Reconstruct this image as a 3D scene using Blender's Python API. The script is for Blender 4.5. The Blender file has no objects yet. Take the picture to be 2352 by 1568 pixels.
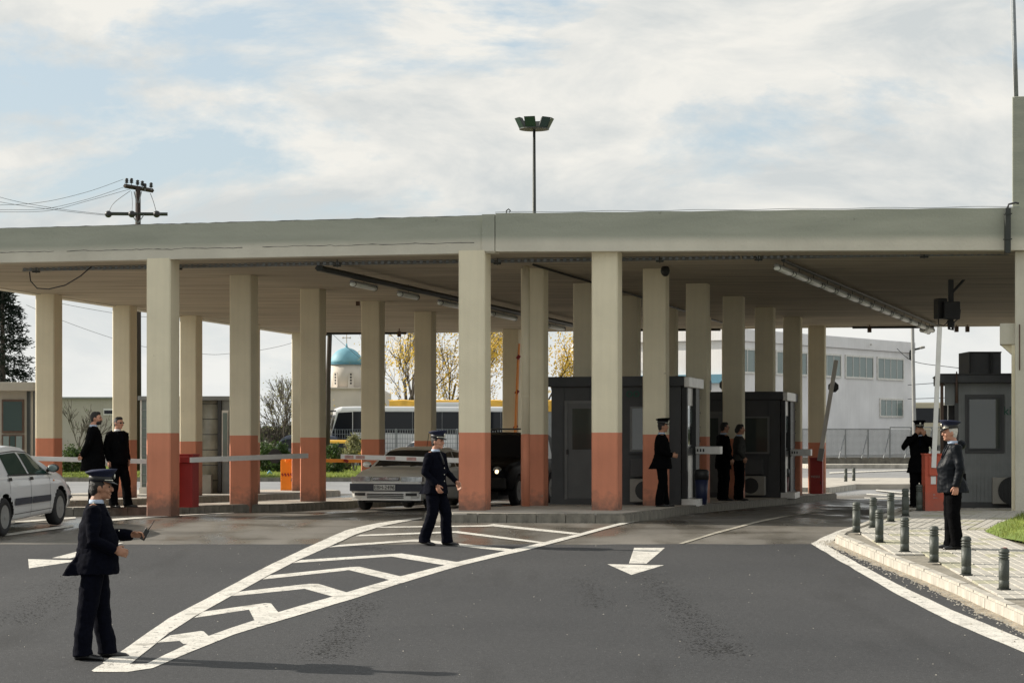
import bpy, bmesh, math, random
import numpy as np
from mathutils import Vector, Matrix, noise as mnoise
R = math.radians
rnd = random.Random(7)
scene = bpy.context.scene
COL = scene.collection

# ------------------------------------------------------------------ camera, world, sun, exposure
FPX, CX, HY = 5000.0, 1176.0, 1000.0        # focal length and horizon in a 2352 px wide picture
cam_d = bpy.data.cameras.new('camera'); cam = bpy.data.objects.new('camera', cam_d); COL.objects.link(cam)
cam_d.sensor_width = 36.0; cam_d.lens = FPX/2352*36.0; cam_d.shift_y = (HY-784)/2352
cam_d.clip_start = 0.1; cam_d.clip_end = 6000
cam.location = (0, 0, 2.0); cam.rotation_euler = (R(90), 0, 0)
scene.camera = cam
SUN_EL, SUN_AZ = R(28), R(18)                # azimuth behind the pure left direction
to_sun = Vector((-math.cos(SUN_AZ)*math.cos(SUN_EL), math.sin(SUN_AZ)*math.cos(SUN_EL), math.sin(SUN_EL)))
sd = bpy.data.lights.new('sun', 'SUN'); sd.energy = 4.1; sd.angle = R(0.53); sd.color = (1.0, 0.93, 0.82)
sun = bpy.data.objects.new('sun', sd); COL.objects.link(sun)
sun.rotation_euler = (-to_sun).to_track_quat('-Z', 'Y').to_euler()
scene.view_settings.view_transform = 'Standard'; scene.view_settings.look = 'None'
scene.view_settings.gamma = 1.0; scene.view_settings.use_curve_mapping = False
scene.view_settings.exposure = 0.72
scene.cycles.max_bounces = 8
scene.cycles.diffuse_bounces = 4

w = bpy.data.worlds.new('World'); scene.world = w; w.use_nodes = True
nt = w.node_tree; nt.nodes.clear()
def wn(t, **k):
    n = nt.nodes.new(t)
    for a, b in k.items(): setattr(n, a, b)
    return n
wl = nt.links.new
sky = wn('ShaderNodeTexSky', sky_type='NISHITA', sun_disc=False, sun_elevation=SUN_EL,
         sun_rotation=math.atan2(to_sun.x, to_sun.y), air_density=1.0, dust_density=2.0, ozone_density=1.0)
tc = wn('ShaderNodeTexCoord')
mp = wn('ShaderNodeMapping'); mp.inputs['Scale'].default_value = (1.0, 1.0, 2.6)
mp.inputs['Location'].default_value = (12.1, 0.4, 3.3); mp.inputs['Rotation'].default_value = (0, R(-7), 0)
n1 = wn('ShaderNodeTexNoise'); n1.inputs['Scale'].default_value = 5.5; n1.inputs['Detail'].default_value = 12
n1.inputs['Roughness'].default_value = 0.62; n1.inputs['Distortion'].default_value = 0.35
r1 = wn('ShaderNodeValToRGB'); r1.color_ramp.elements[0].position = 0.40; r1.color_ramp.elements[1].position = 0.50
n2 = wn('ShaderNodeTexNoise'); n2.inputs['Scale'].default_value = 9.0; n2.inputs['Detail'].default_value = 10
n2.inputs['Roughness'].default_value = 0.60; n2.inputs['Distortion'].default_value = 0.4
r2 = wn('ShaderNodeValToRGB')
r2.color_ramp.elements[0].position = 0.38; r2.color_ramp.elements[0].color = (4.1, 4.32, 4.34, 1)
r2.color_ramp.elements[1].position = 0.60; r2.color_ramp.elements[1].color = (5.7, 5.6, 5.25, 1)
mul = wn('ShaderNodeMixRGB', blend_type='MIX')
wl(tc.outputs['Generated'], mp.inputs['Vector']); wl(mp.outputs[0], n1.inputs['Vector']); wl(mp.outputs[0], n2.inputs['Vector'])
wl(n1.outputs['Fac'], r1.inputs['Fac']); wl(n2.outputs['Fac'], r2.inputs['Fac'])
# thin veil over the blue gaps
veil = wn('ShaderNodeMixRGB', blend_type='MIX'); veil.inputs['Fac'].default_value = 0.72
veil.inputs['Color2'].default_value = (3.7, 4.35, 4.75, 1)
wl(sky.outputs[0], veil.inputs['Color1'])
wl(r1.outputs['Color'], mul.inputs['Fac']); wl(veil.outputs[0], mul.inputs['Color1']); wl(r2.outputs['Color'], mul.inputs['Color2'])
sp = wn('ShaderNodeSeparateXYZ'); wl(tc.outputs['Generated'], sp.inputs[0])
hz_ = wn('ShaderNodeMapRange'); hz_.inputs['From Min'].default_value = 0.0; hz_.inputs['From Max'].default_value = 0.10; hz_.inputs['To Min'].default_value = 0.75; hz_.inputs['To Max'].default_value = 0.0
wl(sp.outputs['Z'], hz_.inputs['Value'])
hm = wn('ShaderNodeMixRGB', blend_type='MIX'); hm.inputs['Color2'].default_value = (5.6, 5.7, 5.6, 1); wl(hz_.outputs[0], hm.inputs['Fac']); wl(mul.outputs[0], hm.inputs['Color1'])
bg = wn('ShaderNodeBackground'); bg.inputs['Strength'].default_value = 0.095
wo = wn('ShaderNodeOutputWorld'); wl(hm.outputs[0], bg.inputs['Color']); wl(bg.outputs[0], wo.inputs['Surface'])

# ------------------------------------------------------------------ ground height and picture-to-place helpers
_gx = np.array([-50, 12, 19.84, 38.5, 60, 95, 4000.0]); _gz = np.array([-.42, -.31, -.06, .525, .25, .2, .2])
def g(y): return float(np.mean(np.interp(y+np.linspace(-2, 2, 9), _gx, _gz)))
def P(px, py, Y): return Vector(((px-CX)/FPX*Y, Y, 2-(py-HY)/FPX*Y))
_ys = np.concatenate([np.arange(12, 70, .05), np.arange(70, 400, .5)])
_yg = np.array([g(y) for y in _ys])
def G(px, py, lift=0.0):
    """the point of the ground (plus lift) seen at a pixel"""
    z = 2-(py-HY)/FPX*_ys
    k = int(np.argmax(z <= _yg+lift)); Y = float(_ys[k])
    if k > 0:
        a = z[k-1]-_yg[k-1]-lift; b = z[k]-_yg[k]-lift
        Y = float(_ys[k-1]+(_ys[k]-_ys[k-1])*a/(a-b))
    return Vector(((px-CX)/FPX*Y, Y, g(Y)+lift))
def zz(ox, oy, sc, pts): return [((x/sc+ox)/1.4898, (y/sc+oy)/1.4898) for x, y in pts]
def kerbz(Y): return g(Y)+.16
def soffit(Y): return 5.85-.01408*Y

# ------------------------------------------------------------------ materials
def mat(name, col, rough=.7, var=.12, scale=6, bump=.0, bscale=40, metal=0, detail=6, stretch=(1, 1, 1), world=False, coat=0, spec=.5, emit=None, col2=None, streak=0):
    m = bpy.data.materials.new(name); m.use_nodes = True
    t = m.node_tree; n = t.nodes; l = t.links.new; b = n['Principled BSDF']
    b.inputs['Roughness'].default_value = rough; b.inputs['Metallic'].default_value = metal
    b.inputs['Coat Weight'].default_value = coat; b.inputs['Specular IOR Level'].default_value = spec
    if world: v = n.new('ShaderNodeNewGeometry').outputs['Position']
    else: v = n.new('ShaderNodeTexCoord').outputs['Object']
    mp = n.new('ShaderNodeMapping'); mp.inputs['Scale'].default_value = stretch; l(v, mp.inputs[0])
    nz = n.new('ShaderNodeTexNoise'); nz.inputs['Scale'].default_value = scale; nz.inputs['Detail'].default_value = detail
    l(mp.outputs[0], nz.inputs['Vector'])
    rp = n.new('ShaderNodeValToRGB'); rp.color_ramp.elements[0].position = .3; rp.color_ramp.elements[1].position = .7
    c2 = col2 if col2 else [c*(1-var) for c in col[:3]]
    c1 = col if col2 else [min(1, c*(1+var*.6)) for c in col[:3]]
    rp.color_ramp.elements[0].color = (*c2[:3], 1); rp.color_ramp.elements[1].color = (*c1[:3], 1)
    l(nz.outputs['Fac'], rp.inputs['Fac']); out = rp.outputs['Color']
    if streak:
        mp2 = n.new('ShaderNodeMapping'); mp2.inputs['Scale'].default_value = (9, 9, .5); l(v, mp2.inputs[0])
        n3 = n.new('ShaderNodeTexNoise'); n3.inputs['Scale'].default_value = 1.5; n3.inputs['Detail'].default_value = 5; l(mp2.outputs[0], n3.inputs['Vector'])
        r3 = n.new('ShaderNodeValToRGB'); r3.color_ramp.elements[0].position = .35; r3.color_ramp.elements[1].position = .6
        r3.color_ramp.elements[0].color = (1-streak, 1-streak, 1-streak*1.1, 1); r3.color_ramp.elements[1].color = (1, 1, 1, 1)
        l(n3.outputs['Fac'], r3.inputs['Fac'])
        mx = n.new('ShaderNodeMixRGB'); mx.blend_type = 'MULTIPLY'; mx.inputs['Fac'].default_value = 1; l(out, mx.inputs['Color1']); l(r3.outputs['Color'], mx.inputs['Color2']); out = mx.outputs[0]
    l(out, b.inputs['Base Color'])
    if bump:
        nb = n.new('ShaderNodeTexNoise'); nb.inputs['Scale'].default_value = bscale; nb.inputs['Detail'].default_value = 4; l(mp.outputs[0], nb.inputs['Vector'])
        bp = n.new('ShaderNodeBump'); bp.inputs['Strength'].default_value = bump; bp.inputs['Distance'].default_value = .02
        l(nb.outputs['Fac'], bp.inputs['Height']); l(bp.outputs[0], b.inputs['Normal'])
    if emit: b.inputs['Emission Color'].default_value = (*emit[:3], 1); b.inputs['Emission Strength'].default_value = emit[3]
    return m
def glass_mat(name, col, rough=.05, spec=.6, trans=0.0):
    m = bpy.data.materials.new(name); m.use_nodes = True; b = m.node_tree.nodes['Principled BSDF']
    b.inputs['Base Color'].default_value = (*col, 1); b.inputs['Roughness'].default_value = rough
    b.inputs['Specular IOR Level'].default_value = spec; b.inputs['Transmission Weight'].default_value = trans; b.inputs['IOR'].default_value = 1.45
    return m
M = {}
M['cream'] = mat('cream_paint', (.79, .72, .535), .85, .10, 1.2, .3, 60, streak=.04)
M['orange'] = mat('orange_paint', (.66, .25, .145), .8, .12, 1.5, .3, 60, streak=.05)
M['fascia_up'] = mat('tinted_parapet', (.36, .37, .30), .9, .22, 1.6, .5, 9, stretch=(.6, .6, 3), col2=(.30, .315, .26), streak=.03)  # pylon head tone: the windscreen's tint band painted in as a darker colour
M['fascia_lo'] = mat('pale_plaster', (.60, .57, .475), .9, .14, 1.2, .4, 25, streak=.03)
M['soffit'] = mat('soffit_concrete', (.45, .395, .30), .85, .30, 1.3, .5, 14, stretch=(.35, 3.0, 1), detail=10)
M['tar'] = mat('roof_tar', (.05, .055, .05), .8, .3, 3)
M['white'] = mat('white_paint', (.72, .71, .68), .6, .08, 5, .1)

M['oldpaint'] = mat('worn_road_paint', (.36, .33, .27), .75, .35, 5, .3, 70, world=True)
M['kerb_dark'] = mat('dirty_kerb_concrete', (.20, .185, .155), .9, .4, 3.5, .6, 18, streak=.06)
M['kerb_light'] = mat('kerb_concrete', (.44, .41, .355), .9, .30, 3.2, .5, 25, streak=.10)
M['island'] = mat('island_paving', (.44, .405, .35), .85, .28, 1.8, .3, 30, world=True)
M['sand'] = mat('gutter_dust', (.33, .28, .21), .95, .4, 8, .8, 60, world=True)
M['red'] = mat('red_cabinet_paint', (.30, .022, .018), .55, .12, 3, .05)  # cabinet red with shade put into the colour, for boxes under the canopy
M['redlit'] = mat('sunlit_red_cabinet_paint', (.50, .09, .045), .55, .12, 3, .05)  # lighter copy of the cabinet red, sunlight put into the colour
M['orangeb'] = mat('orange_barrier_paint', (.85, .28, .015), .5, .08, 3, .05)
M['grey'] = mat('grey_metal', (.30, .30, .29), .5, .12, 4, .05, metal=.3)
M['galv'] = mat('galvanised_steel', (.24, .26, .27), .45, .15, 12, .1, metal=.6)
M['darkmetal'] = mat('dark_metal', (.045, .05, .045), .5, .2, 6, .05, metal=.4)
M['black'] = mat('black_plastic', (.018, .018, .018), .5, .2, 8)
M['brass'] = mat('silver_badge_metal', (.75, .73, .62), .35, .05, 8, metal=.8)
M['rubber'] = mat('tyre_rubber', (.022, .022, .023), .85, .2, 20, .2)
M['glass'] = glass_mat('dark_window_glass', (.012, .014, .018), .06, .32)
M['greenglass'] = glass_mat('green_tinted_glass', (.02, .045, .038), .05, .45)
M['paleglass'] = glass_mat('pale_window_glass', (.17, .22, .21), .1, .6)
M['chrome'] = mat('chrome', (.7, .7, .7), .15, .05, 5, metal=1)
M['lampglass'] = mat('lamp_diffuser', (.88, .92, .86), .3, .08, 20, .05)
M['bollard'] = mat('bollard_paint', (.055, .063, .052), .55, .22, 9, .2, 40)
M['wood'] = mat('creosoted_wood', (.035, .022, .016), .8, .4, 4, .5, 30, stretch=(6, 6, .4))
M['navy'] = mat('navy_wool', (.0035, .004, .0085), .9, .3, 30, .3, 160, spec=.06)
M['navycap'] = mat('navy_cap_cloth', (.014, .018, .045), .8, .2, 30, .2, 160, spec=.3)
M['blackwool'] = mat('black_wool', (.003, .003, .0035), .9, .3, 30, .3, 160, spec=.05)
M['raincoat'] = mat('wet_look_raincoat', (.006, .008, .011), .5, .25, 14, .25, 22, spec=.12)
M['shoe'] = mat('black_shoe_leather', (.010, .010, .011), .3, .2, 20)
M['shirt'] = mat('pale_blue_shirt', (.42, .50, .62), .8, .06, 20)
M['skin'] = mat('skin', (.52, .26, .17), .55, .16, 18, .05)
M['skin2'] = mat('tanned_skin', (.40, .20, .12), .55, .16, 18, .05)
M['hair'] = mat('dark_hair', (.015, .012, .010), .6, .4, 60, .5, 120)
M['hairgrey'] = mat('grey_hair', (.62, .60, .54), .7, .2, 60, .5, 120)
M['eye'] = mat('eye', (.03, .02, .018), .2, .1, 5)
M['radio'] = mat('radio_plastic', (.02, .021, .02), .45, .2, 12)
M['bark'] = mat('bark', (.10, .085, .07), .9, .35, 8, .6, 30)
M['leaf_y'] = mat('yellow_leaves', (.80, .52, .06), .6, .35, .9, col2=(.50, .40, .07), world=True)
M['leaf_p'] = mat('pale_leaves', (.30, .28, .14), .6, .3, .9, col2=(.14, .15, .06), world=True)
M['leaf_g'] = mat('green_shrub_leaves', (.07, .115, .025), .6, .3, 1.5, col2=(.03, .055, .015), world=True)
M['leaf_r'] = mat('brown_shrub_leaves', (.16, .14, .05), .6, .3, 1.5, col2=(.07, .08, .025), world=True)
M['needle'] = mat('conifer_needles', (.018, .034, .017), .7, .4, 1.2, col2=(.008, .016, .01), world=True)
M['lawn'] = mat('lawn', (.24, .32, .05), .9, .3, .7, .6, 14, col2=(.13, .19, .03), world=True, detail=9)
M['grassblade'] = mat('grass_blade', (.30, .33, .08), .7, .3, 3, col2=(.15, .20, .045), world=True)
M['booth'] = mat('booth_grey_panel', (.065, .066, .067), .6, .12, 3, .05)
M['boothdark'] = mat('booth_dark_trim', (.040, .042, .045), .5, .2, 4)
M['alu'] = mat('aluminium_trim', (.66, .64, .60), .4, .15, 5, metal=.4)
M['panelgrey'] = mat('ribbed_panel_grey', (.23, .24, .236), .6, .12, 4)
M['beige'] = mat('beige_wall', (.40, .375, .315), .9, .10, .8, .2, 20, streak=.03)
M['whitewall'] = mat('grimy_white_wall', (.80, .785, .78), .9, .10, .55, .2, 12, streak=.05)
M['church'] = mat('church_plaster', (.60, .54, .47), .9, .12, .5)
M['dome'] = mat('blue_dome_paint', (.16, .36, .44), .6, .2, .9)
M['boxcream'] = mat('appliance_cream', (.30, .285, .25), .6, .1, 6)
M['brown'] = mat('brown_frame', (.10, .06, .04), .6, .2, 6)
M['carwhite'] = mat('white_car_paint', (.66, .66, .66), .28, .03, 2, coat=.6)
M['carsilver'] = mat('champagne_car_paint', (.80, .79, .74), .3, .04, 2, metal=.1, coat=.4)
M['carblack'] = mat('black_car_paint', (.006, .006, .007), .45, .1, 2, spec=.1)
M['carblue'] = mat('dark_blue_car_paint', (.03, .04, .07), .3, .1, 2, coat=.6)
M['caryellow'] = mat('yellow_car_paint', (.78, .42, .03), .35, .05, 2, coat=.4)
M['tarp'] = mat('yellow_tarpaulin', (.80, .46, .06), .6, .2, 2.5, .9, 5)
M['busw'] = mat('coach_white', (.68, .68, .68), .3, .05, 1.5, coat=.4)
M['buscream'] = mat('coach_cream', (.62, .56, .40), .4, .05, 1.5)
M['trimgrey'] = mat('bumper_plastic', (.045, .05, .065), .6, .1, 8)
M['headlamp'] = mat('headlamp_lens', (.50, .52, .52), .12, .3, 14, metal=.4)
M['lit'] = mat('lit_headlamp', (.9, .8, .6), .2, .0, 5, emit=(1, .72, .40, 1.6))
M['tail'] = mat('tail_lamp', (.45, .02, .015), .2, .1, 5)
M['plate'] = mat('plate_white', (.62, .62, .58), .5, .05, 5)
M['ink'] = mat('dark_lettering', (.015, .015, .015), .6, .1, 5)
M['greenink'] = mat('green_lettering', (.015, .10, .065), .6, .1, 5)
M['paleink'] = mat('pale_lettering', (.45, .38, .36), .7, .3, 9)
M['blueband'] = mat('blue_sign_band', (.10, .24, .32), .6, .1, 3)
M['bluebin'] = mat('blue_bin', (.012, .018, .06), .5, .1, 5)
M['redbin'] = mat('red_bin', (.10, .01, .01), .5, .1, 5)
M['steelmesh'] = mat('fence_steel', (.22, .23, .23), .5, .2, 6, metal=.4)
M['hoop'] = mat('blue_tube_paint', (.16, .33, .42), .5, .1, 4)
M['wire'] = mat('cable', (.05, .05, .055), .6, .1, 4)
M['grime'] = mat('fence_sheet', (.30, .31, .32), .7, .15, 2)

def road_mat():
    m = bpy.data.materials.new('asphalt'); m.use_nodes = True
    n = m.node_tree.nodes; l = m.node_tree.links.new; b = n['Principled BSDF']
    pos = n.new('ShaderNodeNewGeometry').outputs['Position']
    def noise(sc, det, rot=0, st=(1, 1, 1)):
        a = n.new('ShaderNodeMapping'); a.inputs['Scale'].default_value = st; a.inputs['Rotation'].default_value = (0, 0, rot); l(pos, a.inputs[0])
        z = n.new('ShaderNodeTexNoise'); z.inputs['Scale'].default_value = sc; z.inputs['Detail'].default_value = det; l(a.outputs[0], z.inputs['Vector']); return z.outputs['Fac']
    def ramp(f, p0, c0, p1, c1):
        r = n.new('ShaderNodeValToRGB'); r.color_ramp.elements[0].position = p0; r.color_ramp.elements[1].position = p1
        r.color_ramp.elements[0].color = (*c0, 1); r.color_ramp.elements[1].color = (*c1, 1); l(f, r.inputs['Fac']); return r.outputs['Color']
    def mul(a, c):
        x = n.new('ShaderNodeMixRGB'); x.blend_type = 'MULTIPLY'; x.inputs['Fac'].default_value = 1; l(a, x.inputs['Color1']); l(c, x.inputs['Color2']); return x.outputs[0]
    base = ramp(noise(.22, 7, R(20)), .32, (.021, .022, .0245), .68, (.037, .0375, .0395))
    grain = ramp(noise(85, 3), .36, (.45, .45, .46), .66, (1.65, 1.62, 1.58))
    grain2 = ramp(noise(22, 6), .35, (.74, .74, .74), .65, (1.22, 1.21, 1.20))
    streak = ramp(noise(.9, 6, R(62), (1, .16, 1)), .30, (.50, .50, .50), .43, (1, 1, 1))
    c = mul(mul(mul(base, grain), grain2), streak)
    spk = ramp(noise(75, 0), .84, (0, 0, 0), .87, (1, 1, 1))
    x = n.new('ShaderNodeMixRGB'); l(spk, x.inputs['Fac']); l(c, x.inputs['Color1']); x.inputs['Color2'].default_value = (.35, .34, .32, 1)
    l(x.outputs[0], b.inputs['Base Color']); b.inputs['Roughness'].default_value = .82
    bp = n.new('ShaderNodeBump'); bp.inputs['Strength'].default_value = .55; bp.inputs['Distance'].default_value = .012
    l(noise(80, 3), bp.inputs['Height']); l(bp.outputs[0], b.inputs['Normal'])
    return m
def apron_mat():
    m = bpy.data.materials.new('worn_tan_paving'); m.use_nodes = True
    n = m.node_tree.nodes; l = m.node_tree.links.new; b = n['Principled BSDF']
    pos = n.new('ShaderNodeNewGeometry').outputs['Position']
    def noise(sc, det, rot=0, st=(1, 1, 1)):
        a = n.new('ShaderNodeMapping'); a.inputs['Scale'].default_value = st; a.inputs['Rotation'].default_value = (0, 0, rot); l(pos, a.inputs[0])
        z = n.new('ShaderNodeTexNoise'); z.inputs['Scale'].default_value = sc; z.inputs['Detail'].default_value = det; l(a.outputs[0], z.inputs['Vector']); return z.outputs['Fac']
    def ramp(f, p0, c0, p1, c1):
        r = n.new('ShaderNodeValToRGB'); r.color_ramp.elements[0].position = p0; r.color_ramp.elements[1].position = p1
        r.color_ramp.elements[0].color = (*c0, 1); r.color_ramp.elements[1].color = (*c1, 1); l(f, r.inputs['Fac']); return r.outputs['Color']
    def mul(a, c):
        x = n.new('ShaderNodeMixRGB'); x.blend_type = 'MULTIPLY'; x.inputs['Fac'].default_value = 1; l(a, x.inputs['Color1']); l(c, x.inputs['Color2']); return x.outputs[0]
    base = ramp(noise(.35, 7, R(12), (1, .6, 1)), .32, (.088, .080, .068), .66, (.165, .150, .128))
    st = ramp(noise(.55, 6, R(10), (.7, 2.0, 1)), .30, (.50, .48, .45), .45, (1, 1, 1))
    gr = ramp(noise(70, 4), .3, (.78, .78, .78), .7, (1.2, 1.2, 1.2))
    l(mul(mul(base, st), gr), b.inputs['Base Color'])
    wet = n.new('ShaderNodeMapRange'); wet.inputs['From Min'].default_value = .42; wet.inputs['From Max'].default_value = .58
    wet.inputs['To Min'].default_value = .22; wet.inputs['To Max'].default_value = .8
    l(noise(.6, 5, R(18), (1.6, .5, 1)), wet.inputs['Value']); l(wet.outputs[0], b.inputs['Roughness'])
    bp = n.new('ShaderNodeBump'); bp.inputs['Strength'].default_value = .25; bp.inputs['Distance'].default_value = .01
    l(noise(60, 3), bp.inputs['Height']); l(bp.outputs[0], b.inputs['Normal'])
    return m
def slab_mat():
    m = mat('paving_slab_concrete', (.43, .405, .355), .85, .16, 3.5, .3, 50)
    return m
def fascia_mat():  # upper half darkened: windscreen tint painted into the plaster colour
    m = mat('tinted_weathered_fascia', (.60, .57, .475), .9, .12, 1.2, .4, 20); n = m.node_tree.nodes; l = m.node_tree.links.new; b = n['Principled BSDF']
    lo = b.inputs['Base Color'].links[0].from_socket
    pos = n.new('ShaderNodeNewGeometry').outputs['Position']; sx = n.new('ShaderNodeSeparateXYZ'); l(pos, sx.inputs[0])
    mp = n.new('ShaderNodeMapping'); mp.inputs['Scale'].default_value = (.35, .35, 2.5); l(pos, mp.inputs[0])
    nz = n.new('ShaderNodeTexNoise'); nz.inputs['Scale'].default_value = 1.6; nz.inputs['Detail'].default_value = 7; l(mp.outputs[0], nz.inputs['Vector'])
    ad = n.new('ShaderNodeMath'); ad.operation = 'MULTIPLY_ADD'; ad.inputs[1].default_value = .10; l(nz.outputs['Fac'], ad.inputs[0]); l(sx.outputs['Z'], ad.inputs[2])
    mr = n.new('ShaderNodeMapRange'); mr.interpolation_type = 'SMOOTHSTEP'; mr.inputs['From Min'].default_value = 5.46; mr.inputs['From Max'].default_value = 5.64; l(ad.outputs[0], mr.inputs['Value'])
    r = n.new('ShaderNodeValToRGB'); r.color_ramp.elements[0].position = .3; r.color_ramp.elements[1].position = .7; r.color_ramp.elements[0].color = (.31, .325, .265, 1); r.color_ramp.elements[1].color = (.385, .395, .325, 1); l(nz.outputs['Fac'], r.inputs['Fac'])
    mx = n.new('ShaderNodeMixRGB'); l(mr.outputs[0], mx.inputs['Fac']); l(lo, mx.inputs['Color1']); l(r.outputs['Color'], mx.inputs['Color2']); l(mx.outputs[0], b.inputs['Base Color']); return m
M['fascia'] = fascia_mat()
def paint_mat(name, col):
    m = mat(name, col, .8, .18, 5, .35, 70, world=True); n = m.node_tree.nodes; l = m.node_tree.links.new; b = n['Principled BSDF']; c0 = b.inputs['Base Color'].links[0].from_socket
    pos = n.new('ShaderNodeNewGeometry').outputs['Position']; out = c0
    for sc, p0, p1, dark in ((55, .60, .68, (.10, .098, .09)), (3.2, .56, .74, (.34, .32, .28)), (14, .62, .66, (.16, .155, .14))):
        z = n.new('ShaderNodeTexNoise'); z.inputs['Scale'].default_value = sc; z.inputs['Detail'].default_value = 6; l(pos, z.inputs['Vector'])
        r = n.new('ShaderNodeMapRange'); r.inputs['From Min'].default_value = p0; r.inputs['From Max'].default_value = p1; l(z.outputs['Fac'], r.inputs['Value'])
        x = n.new('ShaderNodeMixRGB'); l(r.outputs[0], x.inputs['Fac']); l(out, x.inputs['Color1']); x.inputs['Color2'].default_value = (*dark, 1); out = x.outputs[0]
    l(out, b.inputs['Base Color']); return m
M['roadpaint'] = paint_mat('road_paint', (.62, .59, .53))
M['greyjacket'] = mat('grey_jacket_cloth', (.06, .06, .055), .9, .2, 20, .2, 120, spec=.05)
M['glassblock'] = mat('glass_block', (.30, .28, .22), .35, .3, 3, .1)
M['mirrorglass'] = glass_mat('reflecting_door_glass', (.05, .06, .055), .03, 1.0)
M['road'] = road_mat(); M['apron'] = apron_mat(); M['slab'] = slab_mat()
M['slab2'] = mat('paving_slab_mossy', (.36, .345, .25), .85, .2, 3.5, .3, 50)
M['joint'] = mat('paving_joint', (.25, .225, .18), .95, .3, 9, .4, world=True)
M['farroad'] = mat('far_wet_road', (.24, .23, .22), .38, .2, .5, .1, 20, world=True)

# ------------------------------------------------------------------ mesh builder
class MB:
    def __init__(s): s.v = []; s.f = []; s.m = []
    def add(s, vs, fs, m=0):
        o = len(s.v); s.v += [tuple(x) for x in vs]; s.f += [tuple(i+o for i in f) for f in fs]; s.m += [m]*len(fs); return s
    def box(s, c, d, rot=0, m=0, tilt=None):
        hx, hy, hz = d[0]/2, d[1]/2, d[2]/2; mt = Matrix.Rotation(rot, 3, 'Z')
        if tilt is not None: mt = mt @ tilt
        vs = [Vector(c)+mt @ Vector((x, y, z)) for x in (-hx, hx) for y in (-hy, hy) for z in (-hz, hz)]
        return s.add(vs, [(0, 1, 3, 2), (4, 6, 7, 5), (0, 4, 5, 1), (2, 3, 7, 6), (0, 2, 6, 4), (1, 5, 7, 3)], m)
    def prism(s, poly, z0, z1, m=0, mtop=None):
        """poly of (x,y); z0/z1 numbers or functions of (x,y)"""
        a = sum(poly[i][0]*poly[(i+1) % len(poly)][1]-poly[(i+1) % len(poly)][0]*poly[i][1] for i in range(len(poly)))
        if a < 0: poly = poly[::-1]
        f0 = z0 if callable(z0) else (lambda x, y: z0); f1 = z1 if callable(z1) else (lambda x, y: z1); n = len(poly)
        vs = [(p[0], p[1], f0(p[0], p[1])) for p in poly]+[(p[0], p[1], f1(p[0], p[1])) for p in poly]
        s.add(vs, [tuple(range(n))[::-1]]+[(i, (i+1) % n, n+(i+1) % n, n+i) for i in range(n)], m)
        o = len(s.v)-2*n; s.f.append(tuple(range(o+n, o+2*n))); s.m.append(m if mtop is None else mtop); return s
    def rings(s, rs, m=0, closed=True, caps=True):
        n = len(rs[0]); vs = [p for r in rs for p in r]; fs = []
        for i in range(len(rs)-1):
            for j in range(n if closed else n-1):
                k = (j+1) % n; fs.append((i*n+j, i*n+k, (i+1)*n+k, (i+1)*n+j))
        if caps: fs += [tuple(range(n))[::-1], tuple(range((len(rs)-1)*n, len(rs)*n))]
        return s.add(vs, fs, m)
    def tube(s, pts, r, seg=8, m=0, flat=None, round_end=False):
        pts = [Vector(p) for p in pts]; n = len(pts); rr = r if isinstance(r, (list, tuple)) else [r]*n
        if round_end:
            d0 = (pts[0]-pts[1]).normalized(); d1 = (pts[-1]-pts[-2]).normalized()
            pts = [pts[0]+d0*rr[0]*.85, pts[0]+d0*rr[0]*.5]+pts+[pts[-1]+d1*rr[-1]*.5, pts[-1]+d1*rr[-1]*.85]
            rr = [rr[0]*.4, rr[0]*.84]+list(rr)+[rr[-1]*.84, rr[-1]*.4]; n = len(pts)
        up = None; rs = []
        for i, p in enumerate(pts):
            d = (pts[min(i+1, n-1)]-pts[max(i-1, 0)]).normalized()
            if up is None:
                up = Vector((0, 0, 1)) if abs(d.z) < .9 else Vector((0, 1, 0))
            a = d.cross(up).normalized(); up = a.cross(d).normalized()
            rs.append([p+(a*math.cos(t)+up*math.sin(t)*(flat or 1))*rr[i] for t in [2*math.pi*k/seg for k in range(seg)]])
        return s.rings(rs, m)
    def lathe(s, prof, c=(0, 0, 0), seg=16, m=0, mt=None):
        rs = []
        for r, z in prof:
            ring = [Vector((r*math.cos(2*math.pi*k/seg), r*math.sin(2*math.pi*k/seg), z)) for k in range(seg)]
            rs.append([Vector(c)+(mt @ q if mt is not None else q) for q in ring])
        return s.rings(rs, m)
    def ell(s, c, r, seg=14, m=0, mt=None):
        prof = [(max(.02, math.sin(math.pi*k/8)), -math.cos(math.pi*k/8)) for k in range(9)]
        rs = []
        for q, z in prof:
            ring = [Vector((q*r[0]*math.cos(2*math.pi*k/seg), q*r[1]*math.sin(2*math.pi*k/seg), z*r[2])) for k in range(seg)]
            rs.append([Vector(c)+(mt @ x if mt is not None else x) for x in ring])
        return s.rings(rs, m)
    def build(s, name, mats, parent=None, smooth=False, bevel=0, **k):
        me = bpy.data.meshes.new(name); me.from_pydata(s.v, [], s.f)
        for q in (mats if isinstance(mats, (list, tuple)) else [mats]): me.materials.append(M[q] if isinstance(q, str) else q)
        me.polygons.foreach_set('material_index', s.m)
        if smooth: me.polygons.foreach_set('use_smooth', [True]*len(me.polygons))
        me.update()
        return link(name, me, parent, bevel=bevel, **k)
def link(name, me, parent=None, loc=None, rz=None, bevel=0, **k):
    o = bpy.data.objects.new(name, me); COL.objects.link(o)
    if parent is not None: o.parent = parent
    if loc is not None: o.location = loc
    if rz is not None: o.rotation_euler = (0, 0, rz)
    if bevel:
        b = o.modifiers.new('bevel', 'BEVEL'); b.width = bevel; b.segments = 2; b.limit_method = 'ANGLE'
    for a, v in k.items(): o[{'cat': 'category'}.get(a, a)] = v
    return o
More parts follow.
